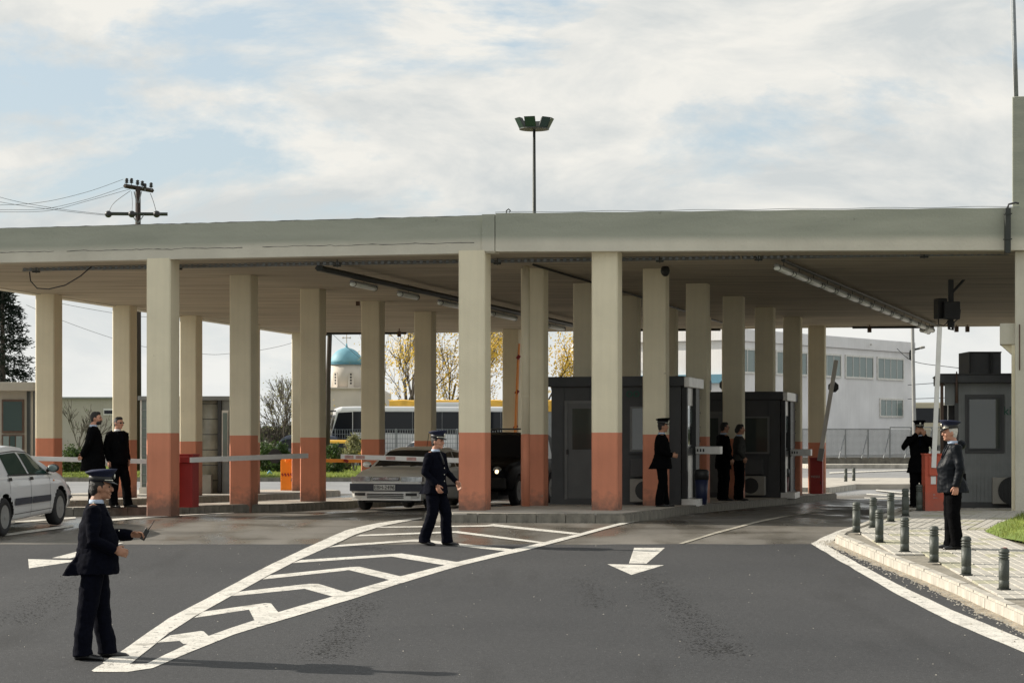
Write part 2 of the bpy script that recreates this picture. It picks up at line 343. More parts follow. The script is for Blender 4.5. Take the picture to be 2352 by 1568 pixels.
def thing(name, label, cat, loc=(0, 0, 0), rz=0, group=None):
    o = bpy.data.objects.new(name, None); COL.objects.link(o); o.location = loc; o.rotation_euler = (0, 0, rz); o.empty_display_size = .2
    o['label'] = label; o['category'] = cat
    if group: o['group'] = group
    return o
def repivot(root, pivot, rz=0.0):
    pivot = Vector(pivot)
    def walk(o):
        for ch in [c for c in bpy.data.objects if c.parent == o]:
            if ch.location.length < 1e-9 and abs(ch.rotation_euler.z) < 1e-9 and ch.type == 'MESH':
                ch.data.transform(Matrix.Translation(-pivot)); walk(ch)
            else: ch.location = Vector(ch.location)-pivot
    walk(root); root.location = pivot; root.rotation_euler = (0, 0, rz)
def copy_tree(root, loc=None, rz=None, label=None):
    r = root.copy(); COL.objects.link(r)
    if loc is not None: r.location = loc
    if rz is not None: r.rotation_euler = (0, 0, rz)
    if label: r['label'] = label
    for ch in list(root.children):
        c = ch.copy(); COL.objects.link(c); c.parent = r
        for gc in list(ch.children):
            d = gc.copy(); COL.objects.link(d); d.parent = c
    return r
def text(name, s, size, mt, parent, loc, rot, ext=.003, align='CENTER', shear=0):
    cu = bpy.data.curves.new(name, 'FONT'); cu.body = s; cu.size = size; cu.extrude = ext; cu.align_x = align; cu.align_y = 'CENTER'; cu.shear = shear
    o = bpy.data.objects.new(name, cu); COL.objects.link(o)
    me = bpy.data.meshes.new_from_object(o.evaluated_get(bpy.context.evaluated_depsgraph_get()))
    bpy.data.objects.remove(o); me.materials.clear(); me.materials.append(M[mt])
    q = link(name, me, parent, loc=loc); q.rotation_euler = rot; return q

for k_ in ('leaf_y', 'leaf_p', 'leaf_g', 'leaf_r', 'grassblade'):      # thin leaves let light through
    t_ = M[k_].node_tree; b_ = t_.nodes['Principled BSDF']; tr = t_.nodes.new('ShaderNodeBsdfTranslucent'); mx_ = t_.nodes.new('ShaderNodeMixShader'); mx_.inputs[0].default_value = .45
    t_.links.new(b_.inputs['Base Color'].links[0].from_socket, tr.inputs['Color']); t_.links.new(b_.outputs[0], mx_.inputs[1]); t_.links.new(tr.outputs[0], mx_.inputs[2])
    t_.links.new(mx_.outputs[0], t_.nodes['Material Output'].inputs['Surface'])

def weather(k, foot=0.0, chip=0.0, chipcol=(.12, .11, .09), line=0.0):
    m = M[k]; n = m.node_tree.nodes; l = m.node_tree.links.new; b = n['Principled BSDF']; c0 = b.inputs['Base Color'].links[0].from_socket
    co = n.new('ShaderNodeNewGeometry').outputs['Position']
    if chip:
        z = n.new('ShaderNodeTexNoise'); z.inputs['Scale'].default_value = 5.5; z.inputs['Detail'].default_value = 9; z.inputs['Roughness'].default_value = .62; l(co, z.inputs['Vector'])
        r = n.new('ShaderNodeMapRange'); r.inputs['From Min'].default_value = .70; r.inputs['From Max'].default_value = .73; r.inputs['To Max'].default_value = chip; l(z.outputs['Fac'], r.inputs['Value'])
        x = n.new('ShaderNodeMixRGB'); l(r.outputs[0], x.inputs['Fac']); l(c0, x.inputs['Color1']); x.inputs['Color2'].default_value = (*chipcol, 1); c0 = x.outputs[0]
    if foot:
        ob = n.new('ShaderNodeTexCoord').outputs['Object']; sx = n.new('ShaderNodeSeparateXYZ'); l(ob, sx.inputs[0])
        z = n.new('ShaderNodeTexNoise'); z.inputs['Scale'].default_value = 9; z.inputs['Detail'].default_value = 6; l(co, z.inputs['Vector'])
        a = n.new('ShaderNodeMath'); a.operation = 'MULTIPLY_ADD'; a.inputs[1].default_value = -.55; l(z.outputs['Fac'], a.inputs[0]); l(sx.outputs['Z'], a.inputs[2])
        r = n.new('ShaderNodeMapRange'); r.inputs['From Min'].default_value = -.30; r.inputs['From Max'].default_value = .06; r.inputs['To Min'].default_value = foot; r.inputs['To Max'].default_value = 0; l(a.outputs[0], r.inputs['Value'])
        x = n.new('ShaderNodeMixRGB'); l(r.outputs[0], x.inputs['Fac']); l(c0, x.inputs['Color1']); x.inputs['Color2'].default_value = (.10, .085, .07, 1); c0 = x.outputs[0]
    l(c0, b.inputs['Base Color'])
weather('cream', 0, .55, (.30, .27, .20)); weather('orange', .75, .6, (.60, .42, .33)); weather('fascia', 0, .6, (.20, .20, .16)); weather('soffit', 0, .7, (.16, .14, .11))
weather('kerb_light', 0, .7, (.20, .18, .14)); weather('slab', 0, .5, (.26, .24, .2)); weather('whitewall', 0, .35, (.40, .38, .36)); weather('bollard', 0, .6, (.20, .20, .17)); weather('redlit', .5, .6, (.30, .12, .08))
# ------------------------------------------------------------------ ground sheets
def sheet(name, x0, x1, y0, y1, m, lift, step=1.0, nx=2, wob=0, kind='structure', xf=None, **k):
    mb = MB(); ys = list(np.arange(y0, y1, step))+[y1]; vs = []; fs = []
    for i, y in enumerate(ys):
        for j in range(nx+1):
            x = x0+(x1-x0)*j/nx; yy = y
            if wob and i == len(ys)-1: yy = y+wob*mnoise.noise(Vector((x*1.3, 0, 0)))+wob*.5*mnoise.noise(Vector((x*7, 3, 0)))
            vs.append((x, yy, g(yy)+lift))
    for i in range(len(ys)-1):
        for j in range(nx): a = i*(nx+1)+j; fs.append((a, a+1, a+nx+2, a+nx+1))
    mb.add(vs, fs); return mb.build(name, m, kind=kind, **k)
M['scrub'] = mat('dry_scrub_ground', (.16, .15, .08), .95, .3, .4, .4, 12, col2=(.10, .11, .05), world=True)
sheet('ground', -1500, 1500, -60, 3000, 'scrub', -.05, 15)
sheet('asphalt_road', -60, 60, -40, 33.0, 'road', .004, 1.0, 300, wob=.22)
sheet('concrete_apron', -60, 60, 31.5, 66, 'apron', 0)
sheet('far_road', -120, 120, 66, 130, 'farroad', -.02, 2)
def flat(name, poly, m, lift, kind='structure', parent=None):
    me = MB(); me.add([(p.x, p.y, g(p.y)+lift) for p in poly], [tuple(range(len(poly)))]); o = me.build(name, m, parent, kind=kind) if parent is None else me.build(name, m, parent)
    bm = bmesh.new(); bm.from_mesh(o.data); bmesh.ops.triangulate(bm, faces=bm.faces, ngon_method='EAR_CLIP'); bm.normal_update()
    for f in bm.faces:
        if f.normal.z < 0: f.normal_flip()
    bm.to_mesh(o.data); bm.free(); return o
def strip(name, up, lo, m='roadpaint', lift=.009):
    """a painted band between two pixel polylines with the same number of points; its edges are slightly worn"""
    mb = MB(); rows = []
    A = [G(*p) for p in up]; B = [G(*p) for p in lo]; pts = []
    for i in range(len(A)-1):
        n = max(2, int((A[i+1]-A[i]).length/.5))
        for k in range(n): t = k/n; pts.append((A[i].lerp(A[i+1], t), B[i].lerp(B[i+1], t)))
    pts.append((A[-1], B[-1]))
    vs = []
    for i, (a, b) in enumerate(pts):
        w_ = .012*math.sin(i*1.7)+.01*math.sin(i*3.1)
        a = a+(a-b).normalized()*w_; b = b+(b-a).normalized()*w_*.7
        vs += [(a.x, a.y, g(a.y)+lift), (b.x, b.y, g(b.y)+lift)]
    mb.add(vs, [(2*i, 2*i+1, 2*i+3, 2*i+2) for i in range(len(pts)-1)])
    o = mb.build(name, m, kind='structure')
    return o
A_ = lambda p: zz(0, 1550, 1.9944, p); B_ = lambda p: zz(800, 1700, 2.352, p); C_ = lambda p: zz(1800, 1700, 2.352, p); E_ = lambda p: zz(2600, 1600, 2.1305, p)
# the two long edge bands of the chevron area
strip('road_marking', A_([(700, 1433), (805, 1370), (1150, 1130), (1400, 1000)])+B_([(250, 568), (500, 450), (690, 362), (900, 270), (1150, 213), (1515, 166)]),
      A_([(800, 1480), (905, 1430), (1150, 1232), (1330, 1115)])+B_([(300, 622), (520, 508), (760, 405), (980, 303), (1180, 240), (1515, 177)]))
strip('road_marking', A_([(625, 1488), (700, 1441), (1000, 1441), (1300, 1295)])+B_([(0, 1050), (360, 930), (910, 770), (1350, 640), (1800, 525), (2180, 438)])+C_([(0, 400), (430, 296), (700, 225), (1000, 165), (1300, 130), (1500, 117), (1900, 75), (2300, 30)]),
      A_([(640, 1495), (870, 1497), (1040, 1470), (1300, 1360)])+B_([(0, 1110), (400, 990), (950, 825), (1390, 683), (1830, 553), (2210, 462)])+C_([(20, 426), (440, 315), (700, 243), (1000, 178), (1300, 137), (1500, 122), (1900, 80), (2300, 34)]))
chev = [A_([(1070, 1295), (1160, 1245), (1370, 1215), (1390, 1218), (1425, 1250), (1300, 1305), (1250, 1303), (1225, 1282)]),
        B_([(-248, 925), (255, 855), (300, 858), (360, 932), (170, 1000), (123, 908), (-318, 974)]),
        B_([(-20, 798), (30, 765), (600, 700), (680, 700), (912, 770), (800, 804), (570, 740), (60, 792)]),
        B_([(230, 665), (290, 632), (940, 565), (1010, 562), (1352, 642), (1250, 668), (930, 590), (250, 663)]),
        B_([(470, 533), (540, 508), (1270, 460), (1350, 455), (1797, 524), (1700, 551), (1270, 480)]),
        B_([(750, 407), (850, 385), (1460, 343), (1540, 345), (2270, 425), (2200, 438), (1500, 362), (1420, 361)]),
        B_([(980, 318), (1020, 305), (1740, 277), (1800, 275), (2502, 365), (2480, 376), (1780, 289), (1740, 290)]),
        B_([(1150, 248), (1170, 240), (2030, 228), (2090, 218), (2792, 293), (2732, 302), (2080, 236), (2030, 239)])]
for c in chev: flat('painted_chevron', [G(*p) for p in c], 'roadpaint', .0065)
flat('painted_arrow', [G(*p) for p in C_([(870, 410), (1118, 410), (970, 537), (828, 535)])], 'roadpaint', .0065)
flat('painted_arrow', [G(*p) for p in C_([(655, 542), (1110, 550), (848, 628)])], 'roadpaint', .0065)
flat('painted_arrow', [G(*p) for p in A_([(192, 724), (560, 733), (198, 787)])], 'roadpaint', .0065)
flat('painted_arrow', [G(*p) for p in A_([(355, 717), (480, 719), (845, 613), (760, 612)])], 'roadpaint', .0065)
strip('road_marking', C_([(1225, 379), (1500, 292), (1700, 239), (2000, 169), (2352, 120)]), C_([(1262, 379), (1520, 300), (1720, 247), (2020, 176), (2352, 126)]), 'oldpaint')
Zc = lambda p: zz(0, 1350, 2.94, p)
strip('road_marking', Zc([(-300, 1450), (0, 1406), (740, 1310)]), Zc([(-300, 1475), (0, 1430), (740, 1330)]))
strip('road_marking', Zc([(100, 1276), (740, 1236), (1130, 1253), (2352, 1184), (2600, 1178)]), Zc([(100, 1290), (740, 1250), (1130, 1273), (2352, 1192), (2600, 1185)])) if False else None
strip('road_marking', Zc([(1060, 1260), (1130, 1251), (2352, 1184)]), Zc([(1060, 1280), (1130, 1272), (2352, 1192)]))
strip('road_marking', Zc([(150, 1278), (760, 1232)]), Zc([(150, 1294), (760, 1248)]))
strip('road_marking', E_([(670, 433), (560, 465), (480, 500), (372, 555), (600, 692), (800, 808), (1000, 925), (1400, 1130), (1926, 1350), (2300, 1500)]),
      E_([(800, 396), (640, 455), (560, 500), (500, 575), (700, 690), (850, 770), (1000, 850), (1400, 1040), (1926, 1255), (2300, 1390)]))
for (x0, y0, x1, y1, t) in ((2012, 1124, 2100, 1133, 3), (1990, 1133, 2105, 1140, 3), (1985, 1142, 2106, 1147, 2.5)):
    strip('road_marking', [(x0, y0), (x1, y1)], [(x0, y0+t), (x1, y1+t)])
strip('road_marking', [(1905, 1084), (2090, 1078)], [(1905, 1087), (2090, 1080)])
strip('road_marking', [(820, 1140), (870, 1134), (900, 1132)], [(820, 1143), (870, 1136), (900, 1134)])

# ------------------------------------------------------------------ islands and kerbs
def scan(poly, Y):
    xs = []
    for i in range(len(poly)):
        a, b = poly[i], poly[(i+1) % len(poly)]
        if (a[1]-Y)*(b[1]-Y) <= 0 and a[1] != b[1]: xs.append(a[0]+(b[0]-a[0])*(Y-a[1])/(b[1]-a[1]))
    return (min(xs), max(xs)) if len(xs) > 1 else None
_km = {}
def stone_mesh(m):
    if m not in _km:
        q = MB(); q.box((.5, 0, -.10), (1, .16, .54)); me = bpy.data.meshes.new('kerb_stone'); me.from_pydata(q.v, [], q.f); me.materials.append(M[m])
        bm = bmesh.new(); bm.from_mesh(me); bmesh.ops.bevel(bm, geom=[e for e in bm.edges if e.verts[0].co.z > 0 and e.verts[1].co.z > 0], offset=.028, segments=2, affect='EDGES'); bm.to_mesh(me); bm.free(); _km[m] = me
    return _km[m]
def kerbs(pts, m, parent, h=.16, step=.5, r=rnd):
    """kerb stones along a path of (x, y); the stones stand on its left hand side"""
    for i in range(len(pts)-1):
        a = Vector(pts[i]).to_2d(); b = Vector(pts[i+1]).to_2d(); L = (b-a).length; n = max(1, round(L/step)); d = (b-a)/L; nrm = Vector((-d.y, d.x)); ang = math.atan2(d.y, d.x)
        for k in range(n):
            p = a+d*(L*k/n)+nrm*.08; e = p+d*(L/n); o = link('kerb_stone', stone_mesh(m), parent)
            sl = math.atan2(g(e.y)-g(p.y), L/n)
            o.location = (p.x, p.y, g(p.y)+h-.17+r.uniform(-.004, .004)); o.rotation_euler = (0, -sl, ang+r.uniform(-.004, .004)); o.scale = (L/n-.012, 1, 1)
def island(name, poly, m_k, m_top, h=.16, inset=.15, step=1.0, kerb=True, kstep=.5, extra=None):
    a = sum(poly[i][0]*poly[(i+1) % len(poly)][1]-poly[(i+1) % len(poly)][0]*poly[i][1] for i in range(len(poly)))
    if a < 0: poly = poly[::-1]
    mb = MB(); y0 = min(p[1] for p in poly)+.02; y1 = max(p[1] for p in poly)-.02; rows = []
    for y in sorted(set(list(np.arange(y0, y1, step))+[y1]+[p[1] for p in poly if y0 < p[1] < y1])):
        s = scan(poly, y)
        if s and s[1]-s[0] > 2.2*inset: rows.append((s[0]+inset*.5, s[1]-inset*.5, y))
    vs = []; fs = []
    for a_, b_, y in rows: vs += [(a_, y, g(y)+h), (b_, y, g(y)+h), (a_, y, g(y)-.2), (b_, y, g(y)-.2)]
    for i in range(len(rows)-1):
        o = 4*i; fs += [(o, o+1, o+5, o+4), (o, o+4, o+6, o+2), (o+1, o+3, o+7, o+5)]
    n = 4*(len(rows)-1); fs += [(0, 2, 3, 1), (n, n+1, n+3, n+2)]
    mb.add(vs, fs); o = mb.build(name, m_top, kind='structure')
    if kerb: kerbs([(*p,) for p in poly]+[poly[0]], m_k, o, h, kstep)
    return o
uB = Vector((1.113, 3.44)).normalized()
gp = lambda x, y: tuple(G(x, y).to_2d())
ab = [gp(975, 1194), gp(1030, 1199), gp(1436, 1201), gp(1520, 1190), gp(1608, 1177), (6.2, 51.0), (8.95, 60.0), (8.6, 61.2), (6.3, 61.6), (-.1, 42.2), (-1.35, 39.6)]
isl_ab = island('traffic_island', ab, 'kerb_dark', 'island')
f_ = [gp(238, 1184), gp(400, 1181), gp(537, 1177), (-4.6, 44.6), (.75, 61.8), (.2, 63.0), (-1.0, 62.6), (-7.0, 43.4), (-8.6, 41.2), (-8.7, 40.4)]
isl_f = island('traffic_island', f_, 'kerb_dark', 'island')
l_ = [(-12.6, 41.2), (-11.4, 41.8), gp(262, 1160), gp(400, 1157), gp(523, 1154), gp(640, 1147), (-5.0, 63.5), (-5.4, 64.4), (-8.6, 64.4), (-15.5, 42.5)]
l_ = [(-13.4, 42.6), (-12.0, 43.0), (-9.3, 49.2), (-7.2, 56.0), (-5.0, 63.5), (-5.4, 64.6), (-11.0, 64.6), (-15.5, 45.5)]
isl_l = island('traffic_island', l_, 'kerb_light', 'island')
far_p = [gp(1800, 1131), gp(1905, 1131), gp(1977, 1121), gp(2014, 1119), gp(2400, 1121), (28, 84), (8, 84)]
isl_far = island('far_pavement', far_p, 'kerb_light', 'island', kstep=.8)
# pavement on the near side: its kerb runs from the far corner round the nose to the camera
kp = [(2420, 1096), (2104, 1151), (2050, 1171), (2004, 1190), (1960, 1207), (1926, 1220), (1918, 1226), (1932, 1232), (1966, 1246), (2008, 1263), (2052, 1281), (2117, 1306), (2199, 1339), (2262, 1368), (2352, 1407), (2440, 1450), (2750, 1592), (3176, 1770)]
kpts = [tuple(G(x, y+(9 if i > 6 else 5), .0).to_2d()) for i, (x, y) in enumerate(kp)]
kpts = [tuple(G(x, y, .155).to_2d()) for x, y in kp]
pave_poly = kpts+[(30, kpts[-1][1]), (30, kpts[0][1])]
pav = MB(); rows = []; y0, y1 = min(p[1] for p in pave_poly)+.05, max(p[1] for p in pave_poly)-.05
vs = []; fs = []
for y in list(np.arange(y0, y1, .4))+[y1]:
    s = scan(pave_poly, y); vs += [(s[0]+.1, y, g(y)+.135), (s[1], y, g(y)+.135)]
for i in range(len(vs)//2-1): fs.append((2*i, 2*i+1, 2*i+3, 2*i+2))
pav.add(vs, fs); pavement = pav.build('pavement', 'joint', kind='structure')
kerbs([p for p in kpts][::-1], 'kerb_light', pavement, .155, .52) if False else None
def kerbs_side(pts, *a, **k): kerbs(pts, *a, **k)
kerbs(kpts, 'kerb_light', pavement, .155, .74)
# right lawn outline and slabs
lawn_px = [(2262, 1222), (2290, 1207), (2352, 1180), (2460, 1150), (2600, 1230), (2460, 1300), (2352, 1249), (2300, 1236)]
lawn_w = [tuple(G(x, y, .155).to_2d()) for x, y in lawn_px]
def inside(p, poly):
    c = False; n = len(poly)
    for i in range(n):
        a, b = poly[i], poly[(i+1) % n]
        if (a[1] > p[1]) != (b[1] > p[1]) and p[0] < (b[0]-a[0])*(p[1]-a[1])/(b[1]-a[1])+a[0]: c = not c
    return c
slab_me = {}
for mm in ('slab', 'slab2'):
    q = MB()
    for k in range(3):                                  # a slab with two cast grooves across it
        q.box(((k-1)*.1305, 0, -.01), (.1235, .388, .042))
    me = bpy.data.meshes.new('paving_slab'); me.from_pydata(q.v, [], q.f); me.materials.append(M[mm])
    bm = bmesh.new(); bm.from_mesh(me); bmesh.ops.bevel(bm, geom=[e for e in bm.edges if e.verts[0].co.z > 0 and e.verts[1].co.z > 0], offset=.006, segments=1, affect='EDGES'); bm.to_mesh(me); bm.free(); slab_me[mm] = me
slabs = []
seam = G(2150, 1216, .155).y
for zone, ang, phase in (('near', R(-2), 0), ('far', R(-20), .13)):
    ca, sa = math.cos(ang), math.sin(ang)
    for i in range(-60, 60):
        for j in range(-60, 60):
            lx, ly = i*.4+phase, j*.4+(j and 0); x = 7+lx*ca-ly*sa; y = 30+lx*sa+ly*ca
            if y < 16 or y > 40.5 or x > 11.5: continue
            if (zone == 'near') != (y < seam): continue
            cs = [(x+dx*ca-dy*sa, y+dx*sa+dy*ca) for dx, dy in ((-.2, -.2), (.2, -.2), (.2, .2), (-.2, .2))]
            if not all(inside((c[0]-.13, c[1]), pave_poly) and inside((c[0], c[1]-.08), pave_poly) for c in cs): continue
            if inside((x, y), lawn_w): continue
            vis = (x/y*FPX+CX) < 2400 and (HY+(2-g(y))/y*FPX) < 1600
            if vis: slabs.append((y, x, ang))
slabs.sort()
rest = MB()
for n, (y, x, ang) in enumerate(slabs):
    sl = math.atan2(g(y+.4)-g(y-.4), .8); z = g(y)+.148+rnd.uniform(-.003, .003); mm = 'slab2' if rnd.random() < .16+.3*max(0, mnoise.noise(Vector((x*.6, y*.6, 0)))) else 'slab'
    if n < 300:
        o = link('paving_slab', slab_me[mm], pavement, loc=(x, y, z)); o.rotation_euler = (sl*math.cos(ang)+rnd.uniform(-.003, .003), -sl*math.sin(ang), ang)
    else:
        for k in range(3): rest.box((x+(k-1)*.1305*math.cos(ang), y+(k-1)*.1305*math.sin(ang), z-.01+sl*(k-1)*.1305*math.sin(ang)), (.1235, .388, .042), ang, tilt=Matrix.Rotation(sl, 3, 'X'), m=0 if mm == 'slab' else 1)
rest.build('paving_slab_field', ['slab', 'slab2'], pavement, kind='stuff')
# lawn on the pavement
q = MB(); q.add([(x, y, g(y)+.175+(.02*math.sin(i*2.3))) for i, (x, y) in enumerate(lawn_w)], [tuple(range(len(lawn_w)))]); q.build('lawn', 'lawn', kind='structure')
gr = MB()
for i in range(16000):
    x = rnd.uniform(6.2, 10.5); y = rnd.uniform(27, 37.5)
    if not inside((x, y), lawn_w) and not inside((x-.05, y+.08), lawn_w): continue
    a = rnd.uniform(0, 6.28); h = rnd.uniform(.02, .075); w_ = .008; z = g(y)+.165
    gr.add([(x-w_*math.cos(a), y-w_*math.sin(a), z), (x+w_*math.cos(a), y+w_*math.sin(a), z), (x+rnd.uniform(-.03, .03), y+rnd.uniform(-.03, .03), z+h)], [(0, 1, 2)])
gr.build('grass', 'grassblade', kind='stuff', label='short tufty grass growing on the lawn behind the bollards', category='grass')
# dust and grit in the gutter below the kerb
du = MB(); vs = []
for i in range(5, len(kpts)-1):
    a = Vector(kpts[i]); b = Vector(kpts[i+1]); n = max(1, int((b-a).length/.15)); d = (b-a).normalized(); nr = Vector((-d.y, d.x))
    for k in range(n):
        p = a.lerp(b, k/n); w_ = .10+.16*abs(mnoise.noise(Vector((p.y*1.2, 0, 5))))+.05*mnoise.noise(Vector((p.y*7, 0, 5))); q_ = p-nr*w_
        vs += [(p.x, p.y, g(p.y)+.022), (q_.x, q_.y, g(q_.y)+.007)]
du.add(vs, [(2*i, 2*i+1, 2*i+3, 2*i+2) for i in range(len(vs)//2-1)]); du.build('gutter_dust', 'sand', kind='structure')
gv = MB()
for i in range(1500):
    k = rnd.randrange(5, len(kpts)-1); a = Vector(kpts[k]); b = Vector(kpts[k+1]); d = (b-a).normalized(); nr = Vector((-d.y, d.x)); p = a.lerp(b, rnd.random())-nr*abs(rnd.gauss(.06, .12)); r_ = rnd.uniform(.004, .014)
    gv.add([(p.x-r_, p.y, g(p.y)+.012), (p.x+r_, p.y-r_, g(p.y)+.012), (p.x, p.y+r_, g(p.y)+.012), (p.x, p.y, g(p.y)+.012+r_*1.3)], [(0, 1, 3), (1, 2, 3), (2, 0, 3)])
for i in range(130):
    y = rnd.uniform(18.5, 33); x = rnd.uniform(-6, 6)*y/25; r_ = rnd.uniform(.003, .008)
    gv.add([(x-r_*1.6, y, g(y)+.008), (x+r_, y-r_, g(y)+.008), (x, y+r_, g(y)+.008), (x, y, g(y)+.01+r_)], [(0, 1, 3), (1, 2, 3), (2, 0, 3)])
gv.build('gravel', 'kerb_light', kind='stuff', label='grit and small chips lying on the asphalt and in the gutter', category='gravel')

# rough, ravelled streaks in the asphalt
sc = MB()
for line, n, wd in ((C_([(960, 620), (1120, 800), (1330, 980), (1500, 1180), (1600, 1270)]), 1800, .15), (A_([(20, 1180), (300, 1010), (520, 880), (800, 780)]), 1000, .17), (B_([(1040, 840), (960, 990), (820, 1160), (720, 1300)]), 1000, .13), (C_([(460, 650), (520, 780), (600, 900)]), 350, .12), (B_([(850, 385), (1250, 430)]), 500, .10)):
    pts = [G(*p) for p in line]
    for i in range(n):
        k = rnd.randrange(len(pts)-1); p = pts[k].lerp(pts[k+1], rnd.random()); x = p.x+rnd.gauss(0, wd); y = p.y+rnd.gauss(0, wd*1.5); r_ = rnd.uniform(.004, .017); a = rnd.uniform(0, 6.28); z = g(y)+.0062
        sc.add([(x+r_*math.cos(a+t)*rnd.uniform(.6, 1.2), y+r_*math.sin(a+t)*rnd.uniform(.6, 1.2), z) for t in (0, 1.3, 2.6, 3.9, 5.1)], [(0, 1, 2, 3, 4)])
M['pit'] = mat('ravelled_asphalt', (.018, .018, .018), .9, .4, 30, .2, world=True)
sc.build('ravelled_asphalt', 'pit', kind='stuff', label='rough ravelled streaks of coarse stone in the asphalt', category='asphalt')

# bollards
bp_ = [((1967, 1223.6), 'ribbed grey bollard at the kerb nose, farthest to the tip'), ((2005.6, 1211), 'ribbed grey bollard, second along the lane side of the pavement from its nose'), ((2019.8, 1245), 'ribbed grey bollard on the road side, next one after the nose bollard'),
       ((2046, 1198), 'ribbed grey bollard, third along the lane side, between two others'), ((2079.7, 1185.6), 'ribbed grey bollard, fourth along the lane side, short of the dark-coated officer'), ((2078, 1267), 'ribbed grey bollard on the road side, in front of the blank paving'),
       ((2112, 1173), 'greenish grey bollard tight beside the tall red barrier box'), ((2145.5, 1292), 'ribbed grey bollard just before the shoes of the raincoat officer'), ((2219.5, 1320.8), 'ribbed green-grey bollard behind which the raincoat officer\'s heel stands'), ((2306, 1354), 'nearest ribbed grey bollard, with a red mark on its cap')]
def make_bollard(label, loc):
    t = thing('bollard', label, 'bollard', loc, 0, 'bollards along the pavement edge'); q = MB(); r = .060
    q.lathe([(r, 0), (r, .095), (r-.004, .10), (r-.004, .108), (r, .113), (r, .335)], seg=24); q.build('post', 'bollard', t, smooth=True)
    q = MB(); pr = [(r-.004, .335)]
    for z in (.345, .375, .405): pr += [(r-.009, z), (r-.009, z+.006), (r+.003, z+.012), (r+.003, z+.022)]
    pr += [(r, .434), (r-.004, .450), (.042, .464), (.03, .470), (.004, .472)]; q.lathe(pr, seg=24); q.build('ribbed_head', 'bollard', t, smooth=True)
    q = MB(); q.lathe([(r+.022, 0), (r+.022, .008), (r, .012)], seg=20); q.build('base_flange', 'darkmetal', t); return t
b0 = None
for (px, py), lab in bp_:
    p = G(px, py, .155); p.z += .008
    if b0 is None: b0 = make_bollard(lab, p)
    else: bb = copy_tree(b0, p, rnd.uniform(0, 6), lab)
q = MB(); q.ell((-.01, 0, .468), (.03, .025, .008), 8); q.build('red_mark', 'red', bb, smooth=True)
for k, (px, py) in enumerate(((1942.6, 1105.5), (1961, 1104))):
    p = G(px, py, .155); q = copy_tree(b0, p, 0, ['distant dark bollard on the far pavement, the one nearer the red-doored column', 'distant dark bollard on the far pavement, farther from the column'][k])
# ------------------------------------------------------------------ canopy
canopy = thing('canopy', 'long flat concrete canopy on rows of cream and orange square columns over the checkpoint lanes', 'canopy')
J0 = (-.30, 38.9); LC = (-12.88, 41.9); RR = (16.0, 38.35)
back = [(-6.5, 63.35), (1.9, 61.9), (8.9, 60.25), (16.5, 59.3)]
poly = [LC, J0, RR, back[3], back[2], back[1], back[0]]
def slab(name, pl, zt, zb, m, parent, mside=None):
    q = MB(); q.prism(pl, zb, zt, 0); return q.build(name, m, parent)
q = MB()                                                     # underside follows the roof fall, set back behind the fascia
ys = list(np.arange(38.4, 63.3, 1.0)); vs = []; fs = []
inner = [(LC[0]+.4, LC[1]+.3), (J0[0], J0[1]+.28), (RR[0], RR[1]+.28)]+[(x, y-.05) for x, y in back[::-1]]
q.prism(inner, lambda x, y: soffit(y), lambda x, y: soffit(y)+.35, 0, 0); q.build('roof_slab', 'soffit', canopy)
q = MB(); q.prism([(x, y) for x, y in inner], lambda x, y: soffit(y)+.352, lambda x, y: 5.93, 0); q.build('roof_deck', 'tar', canopy)
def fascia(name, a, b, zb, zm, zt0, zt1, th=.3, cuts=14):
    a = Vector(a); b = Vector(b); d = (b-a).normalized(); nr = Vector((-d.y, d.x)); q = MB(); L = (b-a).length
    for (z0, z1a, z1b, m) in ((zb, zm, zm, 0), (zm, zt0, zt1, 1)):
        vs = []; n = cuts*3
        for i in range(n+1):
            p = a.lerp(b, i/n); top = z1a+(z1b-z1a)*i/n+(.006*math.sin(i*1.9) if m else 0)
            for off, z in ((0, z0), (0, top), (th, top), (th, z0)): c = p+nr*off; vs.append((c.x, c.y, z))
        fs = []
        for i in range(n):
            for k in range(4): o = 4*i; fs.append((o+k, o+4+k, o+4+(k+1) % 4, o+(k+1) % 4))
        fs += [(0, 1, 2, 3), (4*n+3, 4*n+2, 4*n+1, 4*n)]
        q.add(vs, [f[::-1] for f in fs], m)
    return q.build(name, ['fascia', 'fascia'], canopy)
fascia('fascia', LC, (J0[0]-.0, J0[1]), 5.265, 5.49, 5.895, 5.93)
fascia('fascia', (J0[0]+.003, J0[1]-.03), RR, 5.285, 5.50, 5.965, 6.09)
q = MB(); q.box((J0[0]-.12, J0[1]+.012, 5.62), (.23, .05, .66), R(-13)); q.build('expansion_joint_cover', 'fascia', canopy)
for a, b in zip([LC]+back[:0], [back[0]]):                  # left end beam
    d = (Vector(b)-Vector(a)).normalized(); nr = Vector((-d.y, d.x))
    q = MB(); e = Vector(a)+Vector((.02, .02)); f = Vector(b); q.prism([tuple(e), tuple(f), tuple(f-nr*.3), tuple(e-nr*.3)], lambda x, y: soffit(y)-.015, lambda x, y: 5.9, 0); q.build('end_beam', 'fascia_lo', canopy)
for a, b in zip(back[:-1], back[1:]):
    q = MB(); q.prism([a, b, (b[0], b[1]-.25), (a[0], a[1]-.25)], lambda x, y: soffit(y)-.02, lambda x, y: 5.9, 0); q.build('back_beam', 'fascia_lo', canopy)
